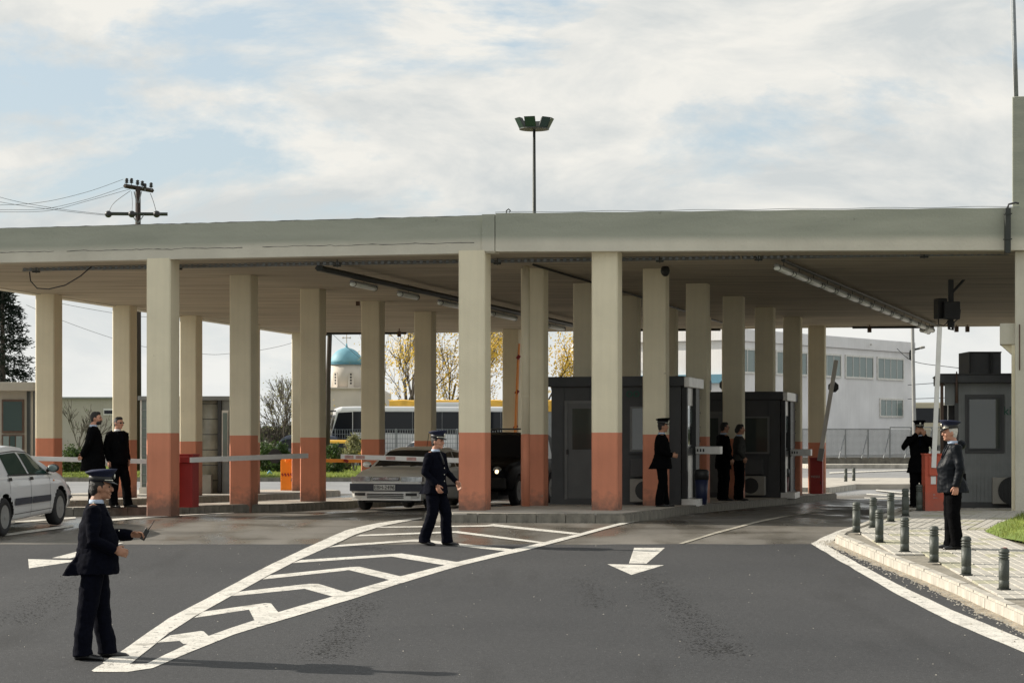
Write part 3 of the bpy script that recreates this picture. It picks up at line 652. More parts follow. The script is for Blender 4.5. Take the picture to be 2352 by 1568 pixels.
# tar edge along the top of the parapet
q = MB(); n = 90
pts = [Vector((LC[0]+(J0[0]-LC[0])*i/n, LC[1]+(J0[1]-LC[1])*i/n+.05, 5.895+.035*i/n+.012*mnoise.noise(Vector((i*.7, 0, 0))))) for i in range(n+1)]
q.tube(pts, [.016+.012*abs(mnoise.noise(Vector((i*.9, 3, 0)))) for i in range(n+1)], 5); q.build('tar_edge', 'tar', canopy)
q = MB(); pts = [Vector((J0[0]+(9.0-J0[0])*i/60, J0[1]+(38.6-J0[1])*i/60, 5.985+.073*i/60+.008*math.sin(i*.6))) for i in range(61)]; q.tube(pts, .005, 5); q.build('lightning_cable', 'galv', canopy)
for seg in ((.04, .34), (.36, .63), (.66, .97)):
    q = MB(); n = 40; q.tube([Vector((LC[0]+(J0[0]-LC[0])*t_, LC[1]+(J0[1]-LC[1])*t_-.001, 5.455+.02*mnoise.noise(Vector((t_*30, 0, 0)))+.018*mnoise.noise(Vector((t_*110, 4, 0))))) for t_ in [seg[0]+(seg[1]-seg[0])*i/n for i in range(n+1)]], [.003+.006*abs(mnoise.noise(Vector((i*.5, 9, seg[0])))) for i in range(n+1)], 4); q.build('crack', 'boothdark', canopy)
q = MB(); q.tube([(-.1, 39.05, 5.94), (-.1, 39.05, 6.03), (-.06, 39.05, 6.06), (-.03, 39.05, 6.03), (-.05, 39.05, 6.0)], .012, 6); q.build('lifting_eye', 'darkmetal', canopy)
ROT = R(-13)
def column_mesh(w, h):
    q = MB(); c = .022; hw = w/2
    pl = [(-hw+c, -hw), (hw-c, -hw), (hw, -hw+c), (hw, hw-c), (hw-c, hw), (-hw+c, hw), (-hw, hw-c), (-hw, -hw+c)]
    for z0, z1, m in ((-.3, 1.39, 1), (1.39, h, 0)):
        vs = [(x, y, z) for z in (z0, z1) for x, y in pl]; q.add(vs, [(i, (i+1) % 8, 8+(i+1) % 8, 8+i) for i in range(8)]+[tuple(range(8, 16))], m)
    me = bpy.data.meshes.new('column'); me.from_pydata(q.v, [], q.f); me.materials.append(M['cream']); me.materials.append(M['orange']); me.polygons.foreach_set('material_index', q.m); me.update(); return me
def column(x, y, w=.455):
    zb = kerbz(y); h = soffit(y)-zb+.01; o = link('column', column_mesh(w, h), canopy, loc=(x, y, zb), rz=ROT+rnd.uniform(-.01, .01)); return o
for k in range(-2, 5): column(-10.4+1.08*k, 48.9+3.5*k)
for k in range(7): column(-6.51+1.085*k, (40.62, 44.05, 47.5, 51.0, 54.5, 58, 61.4)[k], .475 if k == 0 else .455)
for k in range(7): column(-.67+1.113*k, 39.18+3.42*k, .485 if k == 0 else .455)
for k in range(7): column(1.71+1.113*k, 39.22+3.44*k, .475 if k == 0 else .455)
# round downpipe strapped to the second column of the middle island
dp = MB(); x_, y_ = P(1208, 1000, 41.9).x, 41.9; zb = kerbz(y_)
dp.tube([(x_, y_, zb+.0), (x_, y_, zb+1.39)], .075, 16, m=1); dp.tube([(x_, y_, zb+1.39), (x_, y_, soffit(y_))], .075, 16)
dt = thing('drainpipe', 'thick round pipe painted cream over orange beside the middle island column', 'pipe', (0, 0, 0)); dp.build('pipe', ['cream', 'orange'], dt, smooth=False)
for p in dt.children[0].data.polygons: p.use_smooth = len(p.vertices) == 4
for z in (2.1, 3.6): q = MB(); q.lathe([(.08, zb+z), (.08, zb+z+.02)], (x_, y_, 0), 16); q.build('pipe_collar', 'cream', dt)

# cable trays, conduits, lamps
def perforated(name, a, b, label, hang=True):
    a = Vector(a); b = Vector(b); L = (b-a).length; d = (b-a)/L; t = thing(name, label, 'cable tray'); s = Vector((-d.y, d.x, 0)).normalized(); q = MB()
    for z in (-.032, .032): q.tube([a+Vector((0, 0, z)), b+Vector((0, 0, z))], .008, 4)
    q.tube([a+Vector((0, 0, 0))+s*.03, b+s*.03], .018, 5)
    q.build('side_rail', 'galv', t); q = MB(); n = int(L/.12)
    for i in range(n):
        p = a+d*(i+.5)*L/n; q.box(p, (.055, .004, .066), math.atan2(d.y, d.x))
    q.build('perforated_web', 'galv', t, kind='stuff')
    for i in range(int(L/3)+1):
        p = a+d*(.3+i*3)
        if (p-a).length > L: break
        q = MB(); q.tube([p-Vector((0, 0, .08)), Vector((p.x, p.y, soffit(p.y)))], .009, 5); q.box(p-Vector((0, 0, .05)), (.14, .10, .03)); q.build('hanger', 'darkmetal', t)
    return t
perforated('cable_tray', P(51, 619, 42.3), P(738, 605, 40.6), 'perforated steel cable tray under the soffit, stretch before the two men in suits')
perforated('cable_tray', P(738, 605, 40.6), P(1700, 591, 39.85), 'perforated steel cable tray under the soffit, stretch over the middle island')
perforated('cable_tray', P(1704, 591, 39.85), P(2318, 581, 39.5), 'perforated steel cable tray under the soffit, stretch that ends at the tall pylon')
q = MB(); q.tube([P(68, 625, 42.3), P(70, 645, 42.2), P(85, 662, 42.2), P(112, 664, 42.1), P(150, 655, 42.0), P(185, 634, 41.9), P(215, 608, 41.9)], .012, 6)
q.build('loose_cable', 'wire', label='loose black cable looping down from the end of the ceiling tray', cat='cable', smooth=True)
q = MB(); q.tube([(.4, 41.3, soffit(41.3)-.03), (2.6, 48.2, soffit(48.2)-.03), (5.6, 58, soffit(58)-.03)], .022, 6); q.build('conduit', 'darkmetal', label='dark conduit running back along the soffit between the booths columns', cat='conduit', smooth=True)
def lamp(a, b, label, group):
    a = Vector(a); b = Vector(b); d = (b-a); L = d.length; d.normalize(); t = thing('ceiling_lamp', label, 'lamp', a, 0, group); e = b-a
    q = MB(); q.tube([(0, 0, .03), e+Vector((0, 0, .03))], [.055, .055], 8, flat=.6, round_end=True); q.build('housing', 'grey', t, smooth=True)
    q = MB(); q.tube([d*.03-Vector((0, 0, .02)), e-d*.03-Vector((0, 0, .02))], [.062, .062], 12, flat=.75, round_end=True); q.build('diffuser', 'lampglass', t, smooth=True)
    for f in (.04, .96): q = MB(); q.tube([e*f-d*.012-Vector((0, 0, .01)), e*f+d*.012-Vector((0, 0, .01))], [.07, .07], 12, flat=.9); q.build('end_clip', 'darkmetal', t)
    q = MB(); q.tube([e*.5+Vector((0, 0, .05)), e*.5+Vector((0, 0, .22))], .008, 5); q.build('hanger', 'darkmetal', t)
a0 = Vector((4.85, 39.9, soffit(39.9)-.2)); a1 = Vector((11.35, 58.6, soffit(58.6)-.2)); n = 14
for i in range(n):
    p = a0.lerp(a1, i/n); e = a0.lerp(a1, (i+.88)/n)
    lamp(p, e, 'tubular lamp in the unbroken row above the exit lane, '+['first from the front beam', 'second from the front beam', 'third from the front beam', 'fourth from the front beam', 'fifth from the front beam', 'sixth from the front beam', 'seventh from the front beam', 'eighth from the front beam', 'sixth from its far end', 'fifth from its far end', 'fourth from its far end', 'third from its far end', 'second from its far end', 'last before the gap'][i], 'lamps in a row over the exit lane')
lamp(P(2117, 757, 58.0), P(2133, 762, 59.0), 'single tubular lamp hanging past the gap at the row\'s far end', 'lamps in a row over the exit lane')
q = MB(); q.tube([a0+Vector((.12, 0, .12)), a1+Vector((.12, 0, .12))], .045, 6, flat=.6); q.build('lamp_rail', 'darkmetal', label='dark rail carrying the row of tubular lamps over the exit lane', cat='rail')
c0 = Vector((-3.6, 40.6, soffit(40.6)-.16)); c1 = Vector((1.75, 57.5, soffit(57.5)-.16))
q = MB(); q.tube([c0, c1], .085, 6, flat=.7); q.build('lamp_rail', 'darkmetal', label='thick dark cable rail crossing the soffit behind the middle columns', cat='rail')
for i, (x0, y0, x1, y1) in enumerate(((816, 633, 869, 648), (924, 661, 965, 670), (1016, 682, 1066, 690), (1136, 705, 1190, 717), (1262, 733, 1300, 741))):
    def onr(px):                                           # the point of the rail seen at that column of the picture
        k = (px-CX)/FPX; t_ = (k*c0.y-c0.x)/((c1.x-c0.x)-k*(c1.y-c0.y)); return c0.lerp(c1, t_)+Vector((-.06, 0, -.13))
    lamp(onr(x0), onr(x1), 'tubular lamp under the thick ceiling rail, '+['nearest the front beam', 'second from the front beam', 'ending at the tall middle column', 'between middle column and drainpipe', 'last, past the drainpipe'][i], 'lamps under the middle ceiling rail')
for i, (x0, x1, py, Y, lab) in enumerate(((750, 934, 766, 61.9, 'thin dark tray under the back edge of the roof before the church'), (1470, 1655, 758, 60.2, 'thin dark tray under the back edge of the roof before the white building'), (1958, 2145, 752, 59.5, 'thin dark tray under the back edge of the roof beside the last column'))):
    q = MB(); q.tube([P(x0, py, Y), P(x1, py-1, Y)], .035, 5); q.build('cable_tray', 'darkmetal', label=lab, cat='cable tray')
for i, (px, py, lab) in enumerate(((917, 767, 'small box fitting on the back roof edge before the yellow tree'), (1997, 757, 'small brown box fitting on the back roof edge, next to the end column'), (2124, 756, 'small brown box fitting on the back roof edge by the street lamp pole'), (2197, 756, 'small brown box fitting on the back roof edge behind the camera mount'), (2222, 756, 'small brown box fitting on the back roof edge, the last one'))):
    p = P(px, py, 59.3); q = MB(); q.box(p, (.10, .12, .15)); q.tube([p+Vector((0, 0, .07)), p+Vector((0, 0, .16))], .015, 5); q.build('sensor_box', 'brown', label=lab, cat='box', group='boxes along the back roof edge', bevel=.01)
q = MB(); q.ell(P(1528, 622, 42.0), (.09, .09, .11), 12); q.build('speaker_dome', 'black', label='black dome speaker at the top of a shaded column', cat='speaker', smooth=True)
q = MB(); q.box(P(822, 697, 50.6), (.09, .08, .10)); q.build('camera_bracket', 'brown', label='small brown fitting beside the top of an island column', cat='bracket')
# camera mount
cm = thing('camera_mount', 'dark post with two box cameras hanging from the soffit over the exit lane', 'camera mount')
cp = P(2184, 700, 45.0); s_ = FPX/45
q = MB(); q.box((cp.x, cp.y, (soffit(45)+P(0, 752, 45).z)/2), (.10, .10, soffit(45)-P(0, 752, 45).z)); q.build('post', 'boothdark', cm)
q = MB(); q.tube([P(2187, 672, 45), P(2216, 640, 45)], .03, 6); q.build('brace', 'boothdark', cm)
q = MB(); q.box(P(2160, 709, 44.9), (.20, .30, .42), R(8)); q.build('camera_housing', 'black', cm, bevel=.02)
q = MB(); q.box(P(2186, 713, 44.7), (.32, .16, .36)); q.build('junction_box', 'boothdark', cm, bevel=.01)
q = MB(); q.tube([P(2155, 732, 44.9), P(2156, 745, 44.9), P(2168, 748, 44.9), P(2178, 738, 44.9)], .012, 5); q.tube([P(2196, 705, 44.8), P(2206, 712, 44.8), P(2204, 730, 44.8), P(2188, 742, 44.8)], .012, 5); q.build('cable', 'wire', cm, smooth=True)
q = MB(); q.tube([P(2178, 735, 45), P(2180, 755, 45), P(2188, 757, 45), P(2190, 740, 45)], .03, 6); q.build('lower_clamp', 'boothdark', cm)

# ------------------------------------------------------------------ pylon at the edge of the picture
py = thing('pylon', 'tall square concrete pylon that rises past the canopy beside the grey kiosk', 'pylon')
Yp = 38.75; xl = P(2325, 0, Yp).x; xl2 = P(2331, 0, Yp).x
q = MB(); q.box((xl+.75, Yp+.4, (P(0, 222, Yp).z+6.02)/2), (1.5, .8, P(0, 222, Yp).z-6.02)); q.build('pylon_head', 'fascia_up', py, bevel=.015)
q = MB(); q.box((xl2+.75, Yp+.43, (5.28+.3)/2), (1.5, .8, 5.28-.3)); q.build('pylon_shaft', 'fascia_lo', py, bevel=.02)
q = MB(); q.box((xl2-.0, Yp+.30, (P(0, 791, Yp).z+.3)/2), (.12, .3, P(0, 791, Yp).z-.3)); q.build('side_pier', 'cream', py, bevel=.01)
zt, zb_ = P(0, 741, Yp).z, P(0, 790, Yp).z; xa = P(2294, 0, Yp+.1).x
q = MB(); q.box(((xa+xl2)/2+.05, Yp+.42, (zt+zb_)/2), (xl2-xa+.1, .5, zt-zb_)); q.build('bracket', 'fascia_lo', py, bevel=.015)
q = MB(); q.add([(xa+.02, Yp+.25, zb_-.003), (xl2-.03, Yp+.25, zb_-.003), (xl2-.03, Yp+.25, zb_-.2), (xa+.02, Yp+.6, zb_-.003), (xl2-.03, Yp+.6, zb_-.003), (xl2-.03, Yp+.6, zb_-.2)], [(0, 2, 1), (3, 4, 5), (0, 1, 4, 3), (1, 2, 5, 4), (2, 0, 3, 5)]); q.build('bracket_haunch', 'cream', py)
q = MB(); q.tube([P(2342, 745, Yp-.02), P(2342, 850, Yp-.02)], .012, 6); q.build('rusty_bar', 'brown', py)
repivot(py, (xl, Yp, .6), R(-13))
gt = thing('downpipe', 'square grey downpipe clipped to the fascia where it meets the pylon', 'downpipe'); pz = P(2313, 525, 38.5)
q = MB(); q.box((pz.x, 38.46, (P(0, 478, 38.5).z+P(0, 582, 38.5).z)/2), (.10, .10, P(0, 478, 38.5).z-P(0, 582, 38.5).z)); q.build('pipe', 'darkmetal', gt, bevel=.01)
for yy in (492, 550): q = MB(); q.box((pz.x, 38.45, P(0, yy, 38.5).z), (.13, .125, .02)); q.build('clip', 'darkmetal', gt)
q = MB(); q.tube([(pz.x, 38.46, P(0, 478, 38.5).z), (pz.x+.02, 38.46, P(0, 470, 38.5).z), (pz.x+.14, 38.46, P(0, 466, 38.5).z), (pz.x+.2, 38.46, P(0, 468, 38.5).z)], .018, 6); q.build('cable_bend', 'wire', gt, smooth=True)
fp = thing('flagpole', 'slender metal flagpole rising from the top of the pylon', 'flagpole')
q = MB(); q.tube([P(2334, 225, 38.9), P(2331, 110, 38.9), P(2327, -40, 38.9), P(2322, -400, 38.9)], [.042, .038, .032, .026], 10); q.build('pole', 'galv', fp, smooth=True)
q = MB(); q.tube([P(2329, 225, 38.7), P(2321, -10, 38.7), P(2318, -380, 38.7)], .005, 4); q.build('rope', 'white', fp)

# ------------------------------------------------------------------ booths under the canopy
M['doorgrey'] = mat('booth_door_grey', (.11, .112, .11), .5, .1, 4)
M['framegrey'] = mat('booth_frame', (.15, .15, .145), .45, .1, 4, metal=.3)
def booth(label):
    t = thing('booth', label, 'booth', (3.38, 43.3, kerbz(43.4)), R(-13), 'booths on the middle island'); W, Dp, H = 2.66, 3.9, 2.46
    def bx(name, x0, x1, y0, y1, z0, z1, m, par=t, bev=0): q = MB(); q.box(((x0+x1)/2, (y0+y1)/2, (z0+z1)/2), (x1-x0, y1-y0, z1-z0)); return q.build(name, m, par, bevel=bev)
    bx('wall', -W, -.02, .03, Dp, .12, H-.1, 'booth'); bx('plinth', -W-.02, .0, .0, Dp+.02, -.05, .12, 'booth')
    r = bx('roof_fascia', -W-.06, .05, -.08, Dp+.08, H-.10, H+.10, 'boothdark', bev=.01)
    bx('side_roof_trim', .05, .16, -.06, 1.98, H-.12, H+.085, 'alu', bev=.01)
    for i in range(5): bx('panel_joint', -W+.52*(i+.5), -W+.52*(i+.5)+.012, .018, .03, .12, H-.1, 'boothdark')
    d = bx('door', -2.32, -1.42, -.005, .03, .12, 2.02, 'doorgrey'); bx('door_frame', -2.38, -2.32, -.02, .032, .1, 2.08, 'framegrey'); bx('door_frame', -1.42, -1.36, -.02, .032, .1, 2.08, 'framegrey'); bx('door_frame', -2.32, -1.42, -.02, .032, 2.02, 2.08, 'framegrey')
    bx('door_glass', -2.22, -1.52, -.012, -.004, 1.10, 1.92, 'mirrorglass', d); bx('door_handle', -1.50, -1.47, -.05, -.005, 1.0, 1.14, 'boothdark', d); bx('hinge', -2.34, -2.30, -.03, -.005, 1.0, 1.10, 'black', d)
    w_ = bx('window', -1.05, -.28, .0, .03, 1.06, 1.96, 'framegrey'); bx('pane', -1.00, -.33, -.008, .0, 1.10, 1.92, 'mirrorglass', w_); bx('window_sill', -1.08, -.25, -.05, .028, 1.02, 1.06, 'boothdark')
    ac = bx('air_conditioner', -1.00, -.36, -.30, -.02, .06, .52, 'boxcream', bev=.015); q = MB(); q.lathe([(.19, 0), (.19, .012), (.02, .015)], seg=20, mt=Matrix.Rotation(R(90), 3, 'X'), c=(-.70, -.302, .29)); q.build('fan_grille', 'black', ac)
    bx('equipment_box', -1.00, -.42, -.22, -.03, .56, .92, 'booth', bev=.01)
    # glazed bay on the lane side
    bx('corner_post', .0, .10, .0, .16, .12, H-.12, 'black'); bx('corner_post', .0, .12, 1.12, 1.62, .12, H-.12, 'black')
    bx('steel_panel', .0, .06, .17, 1.11, .12, .98, 'alu'); bx('steel_panel', .0, .06, .17, 1.11, 1.98, H-.12, 'alu')
    f = bx('window', .0, .05, .17, 1.11, 1.12, 1.98, 'chrome'); bx('pane', .05, .056, .24, 1.04, 1.62, 1.92, 'paleglass', f); bx('pane', .05, .056, .30, .98, 1.20, 1.56, 'glass', f)
    bx('rail', .0, .08, .17, 1.11, .98, 1.12, 'boothdark'); s = bx('counter', .12, .62, 1.05, 1.45, 1.00, 1.16, 'alu', bev=.01)
    for k in range(3): bx('slot', .15+k*.06, .18+k*.06, 1.04, 1.05, 1.05, 1.11, 'black', s)
    bx('base_block', .0, .34, -.06, 1.2, -.02, .12, 'alu')
    for i in range(7): bx('cladding_band', -.02, .0, .0, Dp, .35+i*.3, .37+i*.3, 'boothdark')
    text('lettering', 'oo', .26, 'greenink', t, (-.99, .008, 2.23), (R(90), 0, 0))
    return t
bo = booth('dark grey booth with round green letters, near the front of the middle island')
b2 = copy_tree(bo, (6.5, 52.6, kerbz(52.6)), None, 'dark grey booth farther back on the middle island, behind the two shaded people')
for o in [c for c in bpy.data.objects if c.parent == b2 and c.name.startswith('lettering')]: bpy.data.objects.remove(o)
def bin_(label, loc, m):
    t = thing('litter_bin', label, 'bin', loc, 0, 'litter bins beside the booths')
    q = MB(); q.rings([[(r*math.cos(a), r*math.sin(a), z) for a in [2*math.pi*i/14 for i in range(14)]] for r, z in ((.11, 0), (.14, .52))]); q.build('bucket', m, t, smooth=True)
    q = MB(); q.rings([[(r*math.cos(a), r*math.sin(a), z) for a in [2*math.pi*i/14 for i in range(14)]] for r, z in ((.15, .50), (.155, .66), (.12, .70), (.03, .71))]); q.build('lid', 'black', t, smooth=True)
p = P(1611, 0, 43.8); bin_('blue litter bin with a black lid against the nearer booth', (p.x, 43.8, kerbz(43.8)), 'bluebin')
p = P(1800, 0, 53.5); bin_('dark red litter bin with a black lid against the farther booth', (p.x, 53.5, kerbz(53.5)), 'redbin')
# ------------------------------------------------------------------ grey kiosk on the pavement
kz = G(2200, 1164, .155); Yk = kz.y; s_ = FPX/Yk; zb0 = kz.z
kx = lambda px: (px-CX)/s_; kzz = lambda y: 2-(y-HY)/s_
kt = thing('kiosk', 'grey ribbed kiosk with a big window behind the raincoat officer', 'kiosk')
def bx(name, px0, px1, py0, py1, y0, y1, m, par=None, bev=0):
    q = MB(); a, b = kx(px0), kx(px1); z1, z0 = kzz(py0), kzz(py1); q.box(((a+b)/2, Yk+(y0+y1)/2, (z0+z1)/2), (b-a, y1-y0, z1-z0)); return q.build(name, m, par or kt, bevel=bev)
bx('wall', 2201, 2440, 880, 1152, 0, 2.4, 'panelgrey'); bx('plinth', 2166, 2440, 1152, 1166, -.02, 2.42, 'booth')
for i in range(17): bx('rib', 2204+i*8.6, 2206.5+i*8.6, 880, 905, -.014, .0, 'panelgrey')
for i in range(17): bx('rib', 2204+i*8.6, 2206.5+i*8.6, 1041, 1151, -.014, .0, 'panelgrey')
for px in (2204, 2209, 2306.5, 2315, 2324): bx('rib', px, px+2.5, 905, 1041, -.014, .0, 'panelgrey')
rf = bx('roof', 2155, 2440, 861, 879.5, -.22, 2.6, 'boothdark', bev=.01); bx('roof_cap', 2153, 2440, 858.5, 861.2, -.25, 2.62, 'black', rf)
for k in range(5): bx('vent_slit', 2168, 2192, 865+k*2.2, 866+k*2.2, -.225, -.22, 'black', rf)
bx('corner_post', 2160, 2167, 880, 1152, -.02, .08, 'brown'); bx('corner_post', 2176, 2178, 930, 1152, .05, .1, 'alu'); bx('side_panel', 2170, 2201, 882, 930, .02, .1, 'panelgrey')
bx('dark_opening', 2167, 2201, 930, 1152, .25, .3, 'black'); bx('post', 2192, 2201, 880, 1152, .0, .12, 'booth')
wf = bx('window', 2215, 2303, 906, 1040, -.03, .0, 'booth', bev=.004); bx('pane', 2225, 2293, 917, 1029, -.045, -.03, 'mirrorglass', wf); bx('inner_frame', 2221, 2225, 913, 1033, -.05, -.03, 'boothdark', wf); bx('inner_frame', 2293, 2297, 913, 1033, -.05, -.03, 'boothdark', wf); bx('inner_frame', 2225, 2293, 913, 917, -.05, -.03, 'boothdark', wf); bx('inner_frame', 2225, 2293, 1029, 1033, -.05, -.03, 'boothdark', wf)
text('lettering', 'ki', .235, 'greenink', kt, (kx(2310), Yk-.016, kzz(944)), (R(90), 0, 0))
ac = bx('air_conditioner', 2275, 2352, 1095, 1155, -.32, -.04, 'boxcream', bev=.012); q = MB(); q.lathe([(.265, 0), (.265, .012), (.02, .02)], seg=28, mt=Matrix.Rotation(R(90), 3, 'X'), c=(kx(2319), Yk-.325, kzz(1125))); q.build('fan_grille', 'black', ac)
for k in range(9): q = MB(); q.tube([(kx(2319)-.24+k*.06, Yk-.345, kzz(1125)-.26*math.sin(math.acos(min(1, abs(-.24+k*.06)/.265)))), (kx(2319)-.24+k*.06, Yk-.345, kzz(1125)+.26*math.sin(math.acos(min(1, abs(-.24+k*.06)/.265))))], .004, 4); q.build('grille_bar', 'boothdark', ac)
q = MB(); q.tube([P(2202, 925, Yk-.28), P(2202, 853, Yk-.28)], [.03, .012], 8); q.build('rusty_rod', 'brown', kt, smooth=True)
repivot(kt, (kx(2160), Yk, zb0), R(-9))
sk = thing('roof_box', 'dark glazed box with two panes standing on the kiosk roof', 'roof box')
for (a, b, c, d, y0, y1, m, nme) in ((2249, 2325, 803, 806, .9, 1.9, 'black', 'top_frame'), (2249, 2253, 806, 861, .9, 1.9, 'black', 'frame'), (2298.5, 2305, 806, 861, .9, 1.0, 'black', 'mullion'), (2253, 2298.5, 806, 861, .95, .99, 'booth', 'pane'), (2305, 2325, 806, 861, .95, .99, 'booth', 'pane')): bx(nme, a, b, c, d, y0, y1, m, sk)
# ------------------------------------------------------------------ barrier gates
def cabinet(t, x, y, z, w_, d_, h, m, rz, stripes=None, door=True):
    q = MB(); q.box((0, 0, h/2), (w_, d_, h)); q.box((0, 0, h+.008), (w_+.03, d_+.03, .03)); o = q.build('cabinet', m, t, bevel=.008)
    if door: q = MB(); q.box((0, -d_/2-.006, h*.47), (w_*.86, .012, h*.86)); q.build('service_door', m, t, bevel=.004); q = MB(); q.box((w_*.36, -d_/2-.02, h*.32), (.02, .02, .09)); q.build('lock', 'black', t)
    t.location = (x, y, z); t.rotation_euler = (0, 0, rz)
# red barrier by the pavement, arm raised
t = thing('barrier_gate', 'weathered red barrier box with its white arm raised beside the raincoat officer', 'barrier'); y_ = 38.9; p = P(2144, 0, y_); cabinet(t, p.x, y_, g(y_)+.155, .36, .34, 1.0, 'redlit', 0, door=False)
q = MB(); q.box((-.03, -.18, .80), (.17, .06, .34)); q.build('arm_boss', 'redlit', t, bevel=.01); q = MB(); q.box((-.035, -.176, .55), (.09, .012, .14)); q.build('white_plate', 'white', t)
q = MB(); a = Matrix.Rotation(R(2.4), 3, 'Y'); q.box((.015, -.22, 2.02), (.085, .03, 2.5), tilt=a); q.build('arm', 'white', t, bevel=.006)
text('lettering', 'IS', .05, 'paleink', t, (-.02, -.174, .29), (R(90), 0, 0)); text('lettering', 'swiss', .035, 'paleink', t, (.0, -.174, .24), (R(90), 0, 0))
# red barrier at the last column, arm raised and leaning, sign seen from behind
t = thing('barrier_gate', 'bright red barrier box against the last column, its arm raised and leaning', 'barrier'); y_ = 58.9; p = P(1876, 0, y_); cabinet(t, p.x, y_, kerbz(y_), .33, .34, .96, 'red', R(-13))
text('lettering', 'vesti', .13, 'paleink', t, (-.02, -.19, .48), (R(90), 0, 0))
ang = math.atan2(1917-1880, 1050-828); q = MB(); q.box((math.sin(ang)*1.35+.10, -.22, .95+math.cos(ang)*1.35), (.115, .04, 2.68), tilt=Matrix.Rotation(ang, 3, 'Y')); q.build('arm', 'white', t, bevel=.006)
q = MB(); q.box((.13, -.22, 1.06), (.15, .10, .34), tilt=Matrix.Rotation(ang, 3, 'Y')); q.build('arm_clamp', 'grey', t, bevel=.01)
def octagon(parent, loc, r, m='boothdark'):
    q = MB(); mt = Matrix.Rotation(R(90), 3, 'X'); q.rings([[Vector(loc)+mt @ Vector((r*math.cos(R(22.5+45*i)), r*math.sin(R(22.5+45*i)), z)) for i in range(8)] for z in (0, .015)]); q.build('octagonal_sign', m, parent)
octagon(t, (.46, -.16, 2.88), .15)
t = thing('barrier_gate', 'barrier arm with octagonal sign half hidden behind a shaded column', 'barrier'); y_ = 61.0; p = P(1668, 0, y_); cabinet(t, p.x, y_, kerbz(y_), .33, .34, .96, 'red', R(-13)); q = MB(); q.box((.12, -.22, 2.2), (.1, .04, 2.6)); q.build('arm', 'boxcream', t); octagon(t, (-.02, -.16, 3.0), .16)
# red barrier by the first island column, arm lowered over the lane
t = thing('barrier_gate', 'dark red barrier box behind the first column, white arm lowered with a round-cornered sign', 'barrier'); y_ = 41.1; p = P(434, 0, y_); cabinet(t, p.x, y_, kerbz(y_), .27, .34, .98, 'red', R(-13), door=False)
def armfromto(t, a, b, w_, m, name='arm', patches=None):
    a = Vector(a); b = Vector(b); inv = Matrix.Rotation(-t.rotation_euler.z, 3, 'Z'); a = inv @ (a-t.location); b = inv @ (b-t.location); d = b-a; L = d.length; q = MB()
    tl = Matrix.Rotation(-math.atan2(d.z, d.to_2d().length), 3, 'Y'); q.box((a+b)/2, (L, .035, w_), math.atan2(d.y, d.x), tilt=tl); q.build(name, m, t, bevel=.006); return a, b
A1 = P(437, 1056, 40.85); B1 = P(707, 1046, 44.3); armfromto(t, A1, B1, .098, 'white')
c = (Matrix.Rotation(-t.rotation_euler.z, 3, 'Z') @ (P(632, 1047, 45.0)-t.location)); q = MB(); mt = Matrix.Rotation(R(90), 3, 'X'); q.rings([[Vector(c)+mt @ Vector((.155*math.cos(R(22.5+45*i)), .155*math.sin(R(22.5+45*i)), z)) for i in range(8)] for z in (0, .015)]); q.build('octagonal_sign', 'boothdark', t)
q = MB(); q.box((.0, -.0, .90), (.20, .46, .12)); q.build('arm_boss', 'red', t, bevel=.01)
# its twin across the left lane
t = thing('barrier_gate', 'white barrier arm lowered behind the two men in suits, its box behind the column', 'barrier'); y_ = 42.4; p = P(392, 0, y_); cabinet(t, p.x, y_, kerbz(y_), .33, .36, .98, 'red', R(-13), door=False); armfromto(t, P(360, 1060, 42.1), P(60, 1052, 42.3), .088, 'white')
# arm with red patches in front of the champagne car
t = thing('barrier_gate', 'white barrier arm with faded red patches across the champagne car', 'barrier'); y_ = 40.4; p = P(1097, 0, y_); cabinet(t, p.x, y_, kerbz(y_), .33, .36, .98, 'red', R(-13), door=False)
a, b = armfromto(t, P(1085, 1058, 40.2), P(784, 1048, 43.4), .095, 'white')
M['fadedred'] = mat('faded_red_patch', (.48, .28, .25), .7, .3, 12)
d = b-a; 
for f in (.27, .44, .60, .84, .93):
    c = a+d*f; q = MB(); q.box((0, 0, 0), (.30, .041, .062), tilt=None); o = q.build('red_patch', 'fadedred', t); o.location = c; o.rotation_euler = (0, -math.atan2(d.z, d.to_2d().length), math.atan2(d.y, d.x))
# orange barrier gates
t = thing('barrier_gate', 'orange barrier box with red stripes and a lowered orange arm by the lawn', 'barrier'); y_ = 63.6; p = P(664, 0, y_); cabinet(t, p.x, y_, kerbz(y_), .40, .38, .97, 'orangeb', R(-13))
for k in range(4): q = MB(); q.box((-.13+k*.09, -.212, .46), (.045, .006, .09), tilt=Matrix.Rotation(R(-28), 3, 'Y')); q.build('red_stripe', 'red', t)
armfromto(t, P(655, 1056, 63.3), P(880, 1059, 65.5), .10, 'orangeb')
for px in (700, 795, 850):
    c = Matrix.Rotation(-t.rotation_euler.z, 3, 'Z') @ (P(px, 1057.5, 63.2+(px-655)/225*2.2)-t.location); q = MB(); q.box(c, (.14, .045, .085), R(13), tilt=Matrix.Rotation(R(30), 3, 'Y')); q.build('red_stripe', 'red', t)
t = thing('barrier_gate', 'orange barrier arm raised upright behind the middle drainpipe', 'barrier'); y_ = 61.3; p = P(1178, 0, y_); cabinet(t, p.x, y_, kerbz(y_), .40, .38, .97, 'orangeb', R(-13)); armfromto(t, P(1182, 1040, 61.0), P(1192, 789, 61.2), .10, 'orangeb')
for k, yy in enumerate((820, 900, 980)):
    c = Matrix.Rotation(-t.rotation_euler.z, 3, 'Z') @ (P(1192-(yy-789)*.04, yy, 61.1)-t.location); q = MB(); q.box(c, (.09, .045, .12), 0, tilt=Matrix.Rotation(R(35), 3, 'Y')); q.build('red_stripe', 'red', t)
